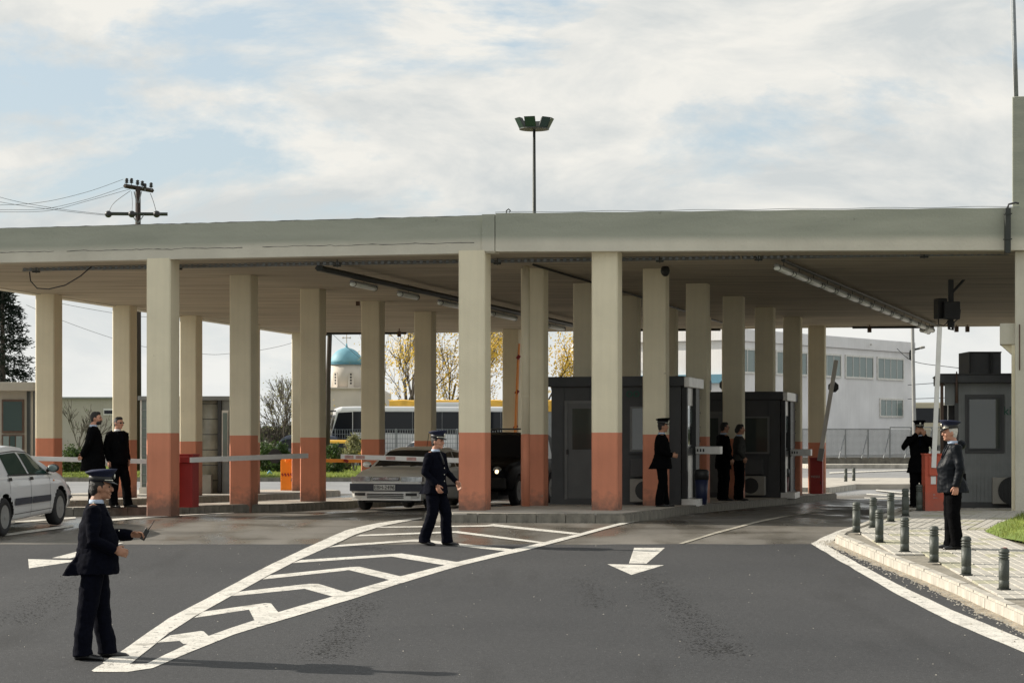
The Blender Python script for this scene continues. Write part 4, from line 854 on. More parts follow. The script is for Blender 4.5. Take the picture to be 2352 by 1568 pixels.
# ------------------------------------------------------------------ people
def solidify_mesh(mb, voxel, smooth=2, wrinkle=0, wscale=9, seed=0):
    me = bpy.data.meshes.new('tmp'); me.from_pydata(mb.v, [], mb.f)
    o = bpy.data.objects.new('tmp', me); COL.objects.link(o)
    bm = bmesh.new(); bm.from_mesh(me); bmesh.ops.recalc_face_normals(bm, faces=bm.faces); bm.to_mesh(me); bm.free()
    r = o.modifiers.new('r', 'REMESH'); r.mode = 'VOXEL'; r.voxel_size = voxel
    if smooth:
        s = o.modifiers.new('s', 'SMOOTH'); s.iterations = smooth; s.factor = .5
    out = bpy.data.meshes.new_from_object(o.evaluated_get(bpy.context.evaluated_depsgraph_get()))
    bpy.data.objects.remove(o)
    if wrinkle:
        n = len(out.vertices); co = np.empty(n*3); out.vertices.foreach_get('co', co); co = co.reshape(-1, 3)
        no = np.empty(n*3); out.vertices.foreach_get('normal', no); no = no.reshape(-1, 3)
        d = np.array([mnoise.noise(Vector((c[0]*wscale+seed, c[1]*wscale, c[2]*wscale*1.35+c[0]*4)))+.45*mnoise.noise(Vector((c[0]*wscale*2.6, c[1]*wscale*2.6+seed, c[2]*wscale*3.6))) for c in co])
        co = co+no*(d*wrinkle)[:, None]; out.vertices.foreach_set('co', co.ravel()); out.update()
    out.polygons.foreach_set('use_smooth', [True]*len(out.polygons))
    return out
def hand(mb, W, d, n, curl=35, side=1, s=1.0):
    """wrist W, finger direction d, palm normal n (fingers curl towards n)"""
    d = Vector(d).normalized(); n = Vector(n); n = (n-d*n.dot(d)).normalized(); b = d.cross(n)*side
    mt = Matrix((b, d, n)).transposed()
    mb.ell(Vector(W)+d*.05*s, (.042*s, .056*s, .018*s), 12, mt=mt)
    for k, (off, ln) in enumerate(((-.033, .062), (-.011, .076), (.011, .080), (.033, .072))):
        p = Vector(W)+d*.085*s+b*off*s; pts = [p-d*.02*s, p]; a = 0; q = p
        for j, f in enumerate((.45, .32, .23)):
            a += R(curl)*(.6 if j == 0 else 1); q = q+(d*math.cos(a)+n*math.sin(a))*ln*f*s; pts.append(q)
        mb.tube(pts, [.0095*s, .0095*s, .0088*s, .008*s, .007*s], 8, round_end=True)
    p = Vector(W)+d*.022*s+b*.034*s
    mb.tube([p, p+(d*.7+b*.55+n*.35).normalized()*.038*s, p+(d*.8+b*.35+n*.5).normalized()*.070*s], [.014*s, .011*s, .009*s], 8, round_end=True)
def person(label, loc, face, J, height=1.75, jacket='navy', trousers='navy', skin='skin', hair='hair', cap=None, voxel=.009, belly=0, coat=.80, flare=.0, tail=None, glasses=False, beard=False, eyes=False, shirt='shirt', badges=False, hood=False, seed=0, headyaw=0, group=None, hairback=0, collar=True):
    """face: heading in degrees from world +X; J: joints in local axes (x = own right, y = forward, z up) of a 1.75 m figure"""
    root = thing('person', label, 'person', loc, R(face-90), group); k = height/1.75; root.scale = (k, k, k)
    D = dict(hipR=(.09, 0, .90), hipL=(-.09, 0, .90), kneeR=(.10, .02, .49), kneeL=(-.10, .02, .49), ankR=(.10, 0, .085), ankL=(-.10, 0, .085),
             shR=(.185, 0, 1.405), shL=(-.185, 0, 1.405), elR=(.23, -.02, 1.12), elL=(-.23, -.02, 1.12), wrR=(.225, .05, .87), wrL=(-.225, .05, .87),
             hdR=(0, .15, -1), hdL=(0, .15, -1), hnR=(-1, 0, 0), hnL=(1, 0, 0), neck=(0, .0, 1.45), head=(0, .03, 1.605), footR=(.12, 1, 0), footL=(-.12, 1, 0), toeR=0, toeL=0, curl=35)
    D.update(J); V = {a: (Vector(b) if isinstance(b, tuple) else b) for a, b in D.items()}
    Hc = V['head']; hy = Matrix.Rotation(R(headyaw), 3, 'Z')
    def H(x, y, z): return Hc+hy @ Vector((x, y, z))
    b = MB()
    b.ell(H(0, 0, .015), (.074, .094, .103), 16, mt=hy); b.ell(H(0, .022, -.055), (.054, .066, .060), 14, mt=hy)
    b.ell(H(0, .070, -.088), (.024, .022, .020), 10, mt=hy); b.ell(H(0, .098, -.012), (.0135, .022, .024), 10, mt=hy)
    b.ell(H(0, .106, -.026), (.017, .014, .011), 10, mt=hy); b.ell(H(0, .080, .028), (.052, .018, .011), 12, mt=hy)
    b.ell(H(0, .087, -.052), (.024, .012, .0055), 10, mt=hy); b.ell(H(0, .084, -.063), (.021, .012, .0055), 10, mt=hy)
    for s in (-1, 1):
        b.ell(H(.074*s, -.008, -.005), (.011, .019, .031), 10, mt=hy); b.ell(H(.038*s, .066, -.028), (.022, .022, .026), 10, mt=hy)
    b.tube([V['neck']-Vector((0, .005, .08)), V['neck']+Vector((0, 0, .02)), H(0, -.015, -.05)], [.07, .060, .056], 12)
    b.tube([(0, 0, .88), (0, 0, 1.05), (0, 0, 1.30), V['neck']-Vector((0, 0, .05))], [.11, .10, .11, .07], 12)
    for s in 'RL':
        b.tube([V['sh'+s]*.9+V['neck']*.1, V['sh'+s], V['el'+s], V['wr'+s]], [.05, .052, .040, .027], 10, round_end=True)
        hand(b, V['wr'+s], V['hd'+s], V['hn'+s], V['curl'], 1 if s == 'R' else -1)
        b.tube([V['hip'+s], V['knee'+s], V['ank'+s]], [.075, .052, .038], 10, round_end=True)
    me = solidify_mesh(b, voxel if voxel > .007 else .0062, 1); me.materials.append(M[skin]); link('body', me, root)
    if eyes:
        for s in (-1, 1):
            e = MB(); e.ell(H(.030*s, .080, .010), (.013, .010, .008), 8, mt=hy); e.build('eye', 'eye', root, smooth=True)
            e = MB(); e.ell(H(.030*s, .091, .026), (.019, .007, .004), 8, mt=hy); e.build('eyebrow', hair, root, smooth=True)
    if glasses:
        e = MB()
        for s in (-1, 1): e.ell(H(.031*s, .098, .008), (.024, .006, .016), 10, mt=hy); e.tube([H(.055*s, .09, .012), H(.078*s, .0, .01)], .003, 5)
        e.tube([H(-.01, .102, .012), H(.01, .102, .012)], .003, 5); e.build('sunglasses', 'black', root, smooth=True)
    # hair: a shell over the back and top of the skull
    h = MB(); h.ell(H(0, -.016, .028), (.081, .092, .098), 16, mt=hy); h.ell(H(0, -.045-hairback, -.02), (.066, .052, .070), 12, mt=hy)
    if not cap: h.ell(H(0, .035, .085), (.060, .050, .040), 12, mt=hy)
    me = solidify_mesh(h, .008, 2, .003, 60, seed); me.materials.append(M[hair]); link('hair', me, root)
    if beard:
        h = MB(); h.ell(H(0, .042, -.072), (.056, .060, .048), 14, mt=hy); h.ell(H(0, .092, -.045), (.028, .014, .008), 10, mt=hy)
        me = solidify_mesh(h, .008, 1, .003, 60, seed); me.materials.append(M['hair']); link('beard', me, root)
    # trousers
    t = MB()
    t.rings([[Vector((rx*math.cos(a), ry*math.sin(a)-.005, z)) for a in [2*math.pi*i/18 for i in range(18)]] for z, rx, ry in ((.82, .165, .125+belly*.4), (.92, .175, .135+belly*.6), (1.04, .165, .125+belly*.6))])
    for s in 'RL':
        hp, kn, an = V['hip'+s], V['knee'+s], V['ank'+s]
        t.tube([hp+Vector((0, 0, .02)), hp*.6+kn*.4, kn, kn*.5+an*.5+Vector((0, -.01, 0)), an+Vector((0, -.005, .02)), an+Vector((0, .0, -.045))], [.112, .106, .092, .088, .088, .096], 14)
    me = solidify_mesh(t, .011, 1, .011, 6, seed+3); me.materials.append(M[trousers]); link('trousers', me, root)
    # shoes
    for s in 'RL':
        f = V['foot'+s].normalized(); sdv = Vector((f.y, -f.x, 0)); an = V['ank'+s]; lift = V['toe'+s]
        sh = MB(); rs = []
        for q, wd, hh in ((-.075, .030, .055), (-.055, .040, .085), (0, .042, .095), (.06, .043, .070), (.12, .048, .050), (.17, .042, .040), (.198, .022, .022)):
            c = Vector((an.x, an.y, an.z-.085))+f*q+Vector((0, 0, lift*max(0, -q+.05)))
            rs.append([c+sdv*wd*math.cos(a)*(1.05 if math.sin(a) < 0 else 1)+Vector((0, 0, max(0.0, hh*(math.sin(a)*.5+.5)))) for a in [2*math.pi*i/12 for i in range(12)]])
        sh.rings(rs); sh.build('shoe', 'shoe', root, smooth=True)
    # jacket
    j = MB(); zc = [1.455, 1.42, 1.36, 1.25, 1.12, 1.02, .95, .88, coat]
    rx = [.085, .155, .195, .205, .190, .180, .190+flare*.5, .20+flare, .205+flare*1.5]; ry = [.075, .095, .120, .140+belly*.3, .135+belly, .130+belly, .140+belly+flare*.6, .150+belly+flare, .155+belly*.8+flare*1.6]
    cy = [0, 0, .0, .005, .008+belly*.45, .005+belly*.45, belly*.3, belly*.2, 0]
    n = 24; outer = []; nk = V['neck']-Vector((0, 0, 1.45))
    for z, a_, b_, c_ in zip(zc, rx, ry, cy):
        f = max(0, (z-1.0)/.45)
        outer.append([Vector((a_*math.cos(t_)+nk.x*f, c_+b_*math.sin(t_)+nk.y*f, z)) for t_ in [2*math.pi*i/n for i in range(n)]])
    j.rings(outer)
    for s in 'RL':
        sg = 1 if s == 'R' else -1
        j.tube([V['sh'+s]+Vector((-.06*sg, 0, .0)), V['sh'+s]+Vector((.01*sg, 0, -.015)), V['sh'+s]*.5+V['el'+s]*.5, V['el'+s], V['el'+s]*.45+V['wr'+s]*.55, V['wr'+s]*1.0], [.062, .078, .068, .060, .054, .050], 14)
    if tail: j.add([Vector(p) for p in tail], [(0, 1, 2), (3, 5, 4), (0, 3, 4, 1), (1, 4, 5, 2), (2, 5, 3, 0)])
    if hood: j.ell((0, -.11, 1.44), (.11, .06, .075), 14)
    me = solidify_mesh(j, .010, 1, .014, 6, seed); me.materials.append(M[jacket]); link('jacket', me, root)
    if collar:
        c = MB(); c.lathe([(.064, -.035), (.070, .0), (.066, .03), (.060, .03), (.06, -.03)], V['neck']+Vector((0, .004, .012)), 14); c.build('shirt_collar', shirt, root, smooth=True)
        c = MB(); c.tube([V['neck']+Vector((0, .076, .005)), (0, .125, 1.36), (0, .150+belly*.3, 1.26)], [.016, .022, .026], 8, flat=.35); c.build('tie', 'navy' if jacket != 'navy' else 'black', root, smooth=True)
        for sg in (-1, 1):
            c = MB(); c.tube([V['neck']+Vector((.055*sg, .055, .0)), (.06*sg, .122, 1.36), (.012*sg, .155+belly*.3, 1.22)], [.014, .030, .008], 8, flat=.35); c.build('lapel', jacket, root, smooth=True)
    if badges:
        for sg in (-1, 1):
            for q in (0, .03): c = MB(); c.ell((sg*(.115+q), 0.0, 1.462-q*.5), (.010, .010, .007), 8); c.build('shoulder_badge', 'brass', root, smooth=True)
        for z in (1.20, 1.10, 1.00): c = MB(); c.ell((.01, .152+belly*1.3, z), (.010, .006, .010), 8); c.build('button', 'brass', root, smooth=True)
    if cap:
        c = thing_part('cap', root, H(0, -.005, .068), R(headyaw), R(-4))
        q = MB(); q.rings([[Vector((a_*math.cos(t_), b_*math.sin(t_)+y_, z_+s_*math.sin(t_)*b_)) for t_ in [2*math.pi*i/28 for i in range(28)]] for a_, b_, y_, z_, s_ in
            ((.086, .104, 0, -.005, 0), (.089, .107, 0, .045, .0), (.118, .135, .0, .075, .12), (.132, .148, .0, .088, .16), (.128, .144, 0, .098, .16), (.08, .09, 0, .107, .12), (.01, .01, 0, .109, .1))])
        link('crown', finish(q, cap), c)
        q = MB(); q.rings([[Vector((.0885*s1*math.cos(t_), .1065*s1*math.sin(t_), z_)) for t_ in [2*math.pi*i/28 for i in range(28)]] for s1, z_ in ((1.0, .0), (1.025, .002), (1.025, .040), (1.0, .042))]); link('cap_band', finish(q, 'black'), c)
        q = MB(); top = []; bot = []
        for i in range(11):
            a = R(20+140*i/10); x, y = math.cos(a), math.sin(a); top.append(Vector((.088*x, .103*y, .004))); bot.append(Vector((.098*x, .103*y+.060*max(0, math.sin(math.pi*i/10))**.7, -.022*math.sin(math.pi*i/10))))
        q.rings([top, bot, [p-Vector((0, 0, .005)) for p in bot], [p-Vector((0, 0, .005)) for p in top]], closed=False, caps=False); link('visor', finish(q, 'shoe'), c)
        q = MB(); q.tube([Vector((.095*math.cos(R(a)), .113*math.sin(R(a)), .010)) for a in range(25, 156, 13)], .006, 6); link('cap_cord', finish(q, 'brass'), c)
        q = MB(); q.ell((0, .128, .048), (.020, .008, .024), 10); link('cap_badge', finish(q, 'brass'), c)
    return root
def finish(mb, m):
    me = bpy.data.meshes.new('m'); me.from_pydata(mb.v, [], mb.f); me.materials.append(M[m]); me.polygons.foreach_set('use_smooth', [True]*len(me.polygons)); me.update(); return me
def thing_part(name, parent, loc, rz=0, rx=0):
    o = bpy.data.objects.new(name, None); COL.objects.link(o); o.parent = parent; o.location = loc; o.rotation_euler = (rx, 0, rz); o.empty_display_size = .1; return o


# officer with the radio, nearest the camera
pA = G(218, 1512); pA.x = (218-CX)/FPX*pA.y
person('police officer in navy uniform and blue cap holding out a walkie-talkie on the white chevrons', (pA.x, pA.y, g(pA.y)), 6, dict(
    kneeR=(.10, -.06, .49), ankR=(.10, -.10, .085), kneeL=(-.10, .05, .49), ankL=(-.10, .11, .085), footR=(.3, 1, 0), footL=(-.25, 1, 0),
    elR=(.25, .0, 1.12), wrR=(.17, .20, 1.02), hdR=(-.3, 1, -.25), hnR=(-1, 0, -.2), elL=(-.24, .07, 1.15), wrL=(-.15, .33, 1.15), hdL=(.25, 1, .05), hnL=(.6, -.1, -.6), curl=38, neck=(0, .01, 1.45), head=(0, .055, 1.60)),
    1.72, cap='navycap', voxel=.006, belly=.055, flare=.015, eyes=True, badges=True, seed=1, skin='skin2', hairback=.012,
    tail=[(.10, -.13, 1.02), (.14, -.30, .78), (.17, -.06, .80), (.0, -.13, 1.02), (.06, -.31, .78), (.0, -.08, .80)])
rad = MB()
def onA(x, y, z):
    a = R(6-90); k = 1.72/1.75; return Vector((pA.x+k*(x*math.cos(a)-y*math.sin(a)), pA.y+k*(x*math.sin(a)+y*math.cos(a)), g(pA.y)+k*z))
rt = thing('walkie_talkie', 'small grey walkie-talkie with a stub antenna in the nearest officer\'s outstretched hand', 'radio', onA(-.10, .455, 1.155), R(6-90))
rt.scale = (.85, .85, .85); rt.rotation_euler = (R(-28), 0, R(6-90))
q = MB(); q.box((0, 0, 0), (.034, .055, .125)); q.build('radio_case', 'radio', rt, bevel=.006)
q = MB(); q.box((0, .029, .025), (.026, .004, .05)); q.build('speaker_grille', 'grey', rt)
q = MB(); q.tube([(0, .01, .06), (0, .02, .19)], [.006, .004], 8); q.build('antenna', 'black', rt, smooth=True)
q = MB(); q.lathe([(.008, .06), (.008, .078)], (0, -.016, 0), 10); q.build('knob', 'black', rt)
# officer walking in the middle of the chevrons
pB = G(1000, 1252)
person('police officer in navy suit and peaked cap walking across the chevrons before the champagne car', (pB.x, pB.y, g(pB.y)), -28, dict(
    kneeR=(.10, .01, .49), ankR=(.11, -.13, .095), toeR=.18, kneeL=(-.10, .13, .50), ankL=(-.11, .15, .085), footR=(.12, 1, 0), footL=(-.1, 1, 0),
    elR=(.25, -.05, 1.13), wrR=(.20, .14, .94), hdR=(-.1, .45, -1), hnR=(-1, .1, 0), elL=(-.25, .05, 1.14), wrL=(-.26, .24, .98), hdL=(.0, .45, -.9), hnL=(1, 0, -.1), curl=28, head=(0, .04, 1.605)),
    1.70, cap='navycap', voxel=.006, belly=.012, flare=.015, eyes=True, badges=True, seed=2, headyaw=0,
    tail=[(.05, -.12, 1.02), (.16, -.22, .80), (.18, -.05, .80), (-.05, -.12, 1.02), (.02, -.23, .80), (.0, -.08, .80)])
# officer in the raincoat on the pavement
pC = G(2190, 1260, .155)
person('white-haired officer in shiny dark raincoat and peaked cap standing among the bollards', (pC.x, pC.y, pC.z), 182, dict(
    kneeR=(.10, .02, .49), ankR=(.11, .02, .085), kneeL=(-.10, .03, .49), ankL=(-.09, -.02, .085), footR=(.15, 1, 0), footL=(-.2, 1, 0),
    elR=(.25, .0, 1.10), wrR=(.22, .06, .88), elL=(-.26, -.03, 1.11), wrL=(-.24, .02, .87), hdL=(0, .12, -1), curl=55, neck=(0, .005, 1.45), head=(0, .045, 1.60)),
    1.765, jacket='raincoat', cap='navycap', hair='hairgrey', voxel=.006, belly=.06, flare=.008, coat=.78, eyes=True, hood=True, seed=4, trousers='blackwool')
# officer photographing beside the barrier
person('officer in dark coat raising both hands to his face behind the red barrier box', (P(2111, 1000, 41.2).x, 41.2, g(41.2)+.14), -92, dict(
    elR=(.34, .12, 1.22), wrR=(.07, .20, 1.50), hdR=(-.3, .2, .9), hnR=(0, -1, 0), elL=(-.32, .12, 1.20), wrL=(-.07, .20, 1.48), hdL=(.3, .2, .9), hnL=(0, -1, 0), curl=45),
    1.63, jacket='blackwool', trousers='blackwool', cap='blackwool', voxel=.009, flare=.03, coat=.72, seed=5, skin='skin2')
# officer in the shade under the canopy
person('officer in dark uniform and peaked cap standing in the shade beside the grey booth', (P(1519, 1000, 41.5).x, 41.5, kerbz(41.5)), 0, dict(
    elR=(.25, -.02, 1.12), wrR=(.20, .20, 1.03), hdR=(-.3, 1, -.1), hnR=(-1, 0, 0), elL=(-.24, -.02, 1.12), wrL=(-.14, .22, 1.03), hdL=(.3, 1, 0), hnL=(1, 0, 0),
    kneeL=(-.1, .05, .49), ankL=(-.1, .08, .085), ankR=(.1, -.04, .085)),
    1.66, jacket='blackwool', trousers='blackwool', cap='blackwool', belly=.03, flare=.02, coat=.76, seed=6, skin='skin2',
    tail=[(.05, -.12, 1.02), (.14, -.26, .76), (.17, -.05, .78), (-.05, -.12, 1.02), (-.10, -.26, .76), (.0, -.08, .78)])
person('man in dark glasses and black coat in the deep shade between the two booths', (P(1661, 1000, 48.2).x, 48.2, kerbz(48.2)), 15, dict(wrR=(.2, .12, .92)),
    1.76, jacket='blackwool', trousers='blackwool', glasses=True, coat=.70, belly=.03, seed=7, skin='skin2')
person('woman with tied dark hair in pale open jacket standing in the deep shade', (P(1697, 1000, 48.45).x, 48.45, kerbz(48.45)), 8, dict(elR=(.25, -.06, 1.13), wrR=(.19, .08, .98)),
    1.72, jacket='greyjacket', trousers='blackwool', belly=0, seed=8, skin='skin2', hairback=.03, coat=.92)
# the two men in suits
person('bearded man in long black coat with hands clasped behind him on the island kerb', (P(214, 1000, 40.55).x, 40.55, kerbz(40.55)), 12, dict(
    elR=(.27, -.10, 1.14), wrR=(.13, -.20, .93), hdR=(-1, -.1, -.3), hnR=(0, -1, 0), elL=(-.27, -.10, 1.14), wrL=(-.10, -.21, .92), hdL=(1, -.1, -.3), hnL=(0, -1, 0), head=(0, .05, 1.605)),
    1.81, jacket='blackwool', trousers='blackwool', beard=True, eyes=True, belly=.03, coat=.66, flare=.03, seed=9, shirt='shirt', headyaw=-15)
person('man in dark suit, tie and sunglasses standing by the first island column', (P(270, 1000, 40.9).x, 40.9, kerbz(40.9)), -38, dict(
    elR=(.25, -.06, 1.13), wrR=(.20, -.02, .88), elL=(-.24, -.02, 1.12), wrL=(-.2, .08, .9), ankL=(-.14, .14, .085), kneeL=(-.12, .10, .49), footL=(-.5, 1, 0)),
    1.72, jacket='blackwool', trousers='blackwool', glasses=True, belly=.045, coat=.82, seed=10, shirt='white')
# ------------------------------------------------------------------ vehicles
def sm(x, a, b): t = min(1, max(0, (x-a)/(b-a))); return t*t*(3-2*t)
class Car:
    """x forward, y to its left, z up, ground at 0.  Profiles are (x, value) lists read from the rear to the nose"""
    def __init__(s, L, W, top, belt, roofw, sill, wheels, wr=.31, nose=.10, tailr=.06, plan=.90):
        s.L, s.W, s.top, s.belt, s.roofw, s.sill, s.wheels, s.wr, s.nose, s.tailr, s.plan = L, W, top, belt, roofw, sill, wheels, wr, nose, tailr, plan
    def itp(s, tab, x):
        xs = [p[0] for p in tab]; v = [p[1] for p in tab]
        # smoothed linear interpolation
        return float(np.mean(np.interp(x+np.linspace(-.06, .06, 7), xs, v)))
    def half(s, x):
        h = s.L/2; w = s.W/2; e1 = max(0, (x-(h-.75))/.75); e0 = max(0, (-(h-.45)-x)/.45); return w*(1-(1-s.plan)*(e1**2.2)-(.09)*(e0**2.4))
    def sec(s, x):
        zt, zb, wr_, zs = s.itp(s.top, x), s.itp(s.belt, x), s.itp(s.roofw, x), s.itp(s.sill, x); w = s.half(x); zb = min(zb, zt-.03); wr_ = min(wr_, w*.97); m = zs+(zb-zs)*.45
        pts = [(0, zs), (w*.8, zs), (w*.955, zs+.035), (w*.99, zs+.16), (w, m), (w*.995, m+(zb-m)*.55), (w*.975, zb-.035), (w*.945, zb)]
        hh = zt-zb; tk = min(1, hh/.30)
        wr2 = w*.90*(1-tk)+wr_*tk
        for f in (.33, .66, .90): pts.append((w*.935+(wr2-w*.935)*(f**1.15), zb+hh*f*(.96 if f > .8 else 1)))
        pts += [(wr2*.93, zt-hh*.02-.004), (wr2*.72, zt+.008), (wr2*.36, zt+.016), (0, zt+.018)]
        return pts
    def S(s, x, j):
        p = s.sec(x); k = int(min(len(p)-2, max(0, math.floor(j)))); f = j-k; return (p[k][0]*(1-f)+p[k+1][0]*f, p[k][1]*(1-f)+p[k+1][1]*f)
    def body(s, name, m, parent):
        h = s.L/2; xs = list(np.linspace(-h, h, int(s.L/.03)))
        n = len(s.sec(0)); rs = []
        for x in xs:
            p0 = s.sec(x); e = 0; p = []
            for a_, b_ in zip(p0[:-1], p0[1:]):
                for k_ in range(3): p.append((a_[0]+(b_[0]-a_[0])*k_/3, a_[1]+(b_[1]-a_[1])*k_/3))
            p.append(p0[-1])
            d = min(x+h, h-x); rr = s.nose if x > 0 else s.tailr
            q = 1.0 if d > rr else 1-(1-math.sqrt(max(0, 1-(1-d/rr)**2)))*.10
            cz = (p[0][1]+p[-1][1])/2
            ring = [Vector((x, y*q, cz+(z-cz)*q)) for y, z in p]+[Vector((x, -y*q, cz+(z-cz)*q)) for y, z in p[-2:0:-1]]
            rs.append(ring)
        mb = MB(); mb.rings(rs); fs = []; ms = []
        for f in mb.f:
            if len(f) == 4:
                c = sum((Vector(mb.v[i]) for i in f), Vector())/4
                if any((c.x-wx)**2+(c.z-s.wr*1.0)**2 < (s.wr+.06)**2 and abs(c.y) > s.W*.30 for wx in s.wheels): continue
            fs.append(f)
        mb.f = fs; mb.m = [0]*len(fs); o = mb.build(name, m, parent, smooth=True)
        u = MB(); u.box((0, 0, .36), (s.L*.93, s.W*.62, .36)); u.build('underbody', 'black', parent)
        for wx in s.wheels:
            for sg in (-1, 1):
                a = MB(); w = s.half(wx)
                pts = []
                for k in range(15):
                    t = R(-12+204*k/14); x = wx+(s.wr+.065)*math.cos(t); z = s.wr+(s.wr+.065)*math.sin(t)
                    yy = 0
                    for j in np.linspace(1.6, 8, 60):
                        y_, z_ = s.S(x, j)
                        if z_ >= z: yy = y_; break
                    pts.append((x, (yy or w), z))
                a.rings([[Vector((x, sg*(y+.004), z)) for x, y, z in pts], [Vector((wx+(x-wx)*1.13, sg*(y+.004), s.wr+(z-s.wr)*1.13)) for x, y, z in pts]], closed=False, caps=False)
                a.rings([[Vector((x, sg*(y+.004), z)) for x, y, z in pts], [Vector((x, sg*(y-.30), z)) for x, y, z in pts]], closed=False, caps=False, m=1)
                q = a.build('wheel_arch', [m, 'black'], parent, smooth=True)
        return o
    def patch(s, name, x0, x1, j0, j1, m, parent, off=.006, sides=(1, -1), nx=10, nj=6, trap=None):
        """a panel that follows the body surface; trap(f, g) may move the corners: returns (x, j)"""
        for sg in sides:
            g_ = []
            for i in range(nx+1):
                row = []
                for k in range(nj+1):
                    x = x0+(x1-x0)*i/nx; j = j0+(j1-j0)*k/nj
                    if trap: x, j = trap(i/nx, k/nj)
                    y, z = s.S(x, j); y2, z2 = s.S(x, j+.05); ty, tz = y2-y, z2-z; l = math.hypot(ty, tz) or 1
                    xa = s.S(x+.02, j); xb = s.S(x-.02, j); vx = Vector((.04, xa[0]-xb[0], xa[1]-xb[1])); vj = Vector((0, ty, tz)); nr = vj.cross(vx)
                    if nr.length > 0: nr.normalize()
                    if nr.y < 0 and abs(nr.y) > .3 or (nr.z < 0 and abs(nr.z) > .5): nr = -nr
                    p = Vector((x, y, z))+nr*off; row.append(Vector((p.x, p.y*sg, p.z)))
                g_.append(row)
            mb = MB(); mb.rings(g_, closed=False, caps=False); mb.build(name, m, parent, smooth=True)
    def screen(s, name, x0, x1, jlo, m, parent, off=.006, cut=None):
        """front or rear screen spanning both sides of the centre line"""
        g_ = []
        for i in range(13):
            x = x0+(x1-x0)*i/12; row = []
            js = [jlo+(14-jlo)*k/7 for k in range(8)]
            h_ = [s.S(x, j) for j in js]
            row = [Vector((x, -y, z+off)) for y, z in h_]+[Vector((x, y, z+off)) for y, z in h_[-2::-1]]
            g_.append(row)
        mb = MB(); mb.rings(g_, closed=False, caps=False); mb.build(name, m, parent, smooth=True)
def wheel(parent, x, y, r, wd, sg, spokes=8, m='grey'):
    t = thing_part('wheel', parent, (x, y, r)); mt = Matrix.Rotation(R(90)*-sg, 3, 'X')
    q = MB(); q.lathe([(r*.62, -wd/2), (r*.9, -wd/2), (r*.985, -wd*.40), (r, -wd*.2), (r, wd*.2), (r*.985, wd*.40), (r*.9, wd/2), (r*.62, wd/2), (r*.6, wd*.2), (r*.6, -wd*.2)], seg=28, mt=mt); q.build('tyre', 'rubber', t, smooth=True)
    q = MB(); q.lathe([(r*.64, wd*.48), (r*.60, wd*.5), (r*.55, wd*.36), (.02, wd*.34)], seg=24, mt=mt)
    for k in range(spokes):
        a = 2*math.pi*k/spokes; c = Vector((r*.36*math.cos(a), r*.36*math.sin(a), wd*.42)); q.box(mt @ c, (.001, .001, .001)) if False else None
        pts = [Vector((r*f*math.cos(a+o), r*f*math.sin(a+o), z)) for f, o, z in ((.10, -.5, wd*.44), (.60, -.13, wd*.49), (.60, .13, wd*.49), (.10, .5, wd*.44))]
        q.add([mt @ p for p in pts]+[mt @ (p-Vector((0, 0, .03))) for p in pts], [(0, 1, 2, 3), (0, 4, 5, 1), (1, 5, 6, 2), (2, 6, 7, 3)])
    q.lathe([(r*.15, wd*.40), (r*.14, wd*.52), (.01, wd*.54)], seg=14, mt=mt); q.build('rim', m, t)
    q = MB(); q.lathe([(r*.57, wd*.345), (.02, wd*.345)], seg=20, mt=mt); q.build('rim_shade', 'black', t)
def common(c, t, wheels=True, rim='grey'):
    for wx in c.wheels:
        for sg in (-1, 1): wheel(t, wx, sg*(c.W/2-.105), c.wr, .185, sg, m=rim)
def mirror(t, x, y, z, sg, m, glass=True):
    o = thing_part('wing_mirror', t, (x, y*sg, z)); q = MB(); q.ell((.0, .10*sg, .02), (.055, .105, .07), 14); q.build('mirror_housing', m, o, smooth=True)
    q = MB(); q.ell((-.045, .105*sg, .02), (.016, .085, .055), 12); q.build('mirror_glass', 'paleglass', o, smooth=True)
    q = MB(); q.tube([(.02, -.01*sg, -.02), (0, .05*sg, 0)], .03, 8); q.build('mirror_arm', 'black', o)
def seam(c, t, x, j0=1.9, j1=7, m='black', wd=.008):
    c.patch('door_gap', x-wd/2, x+wd/2, j0, j1, m, t, off=.004, nx=1, nj=14)
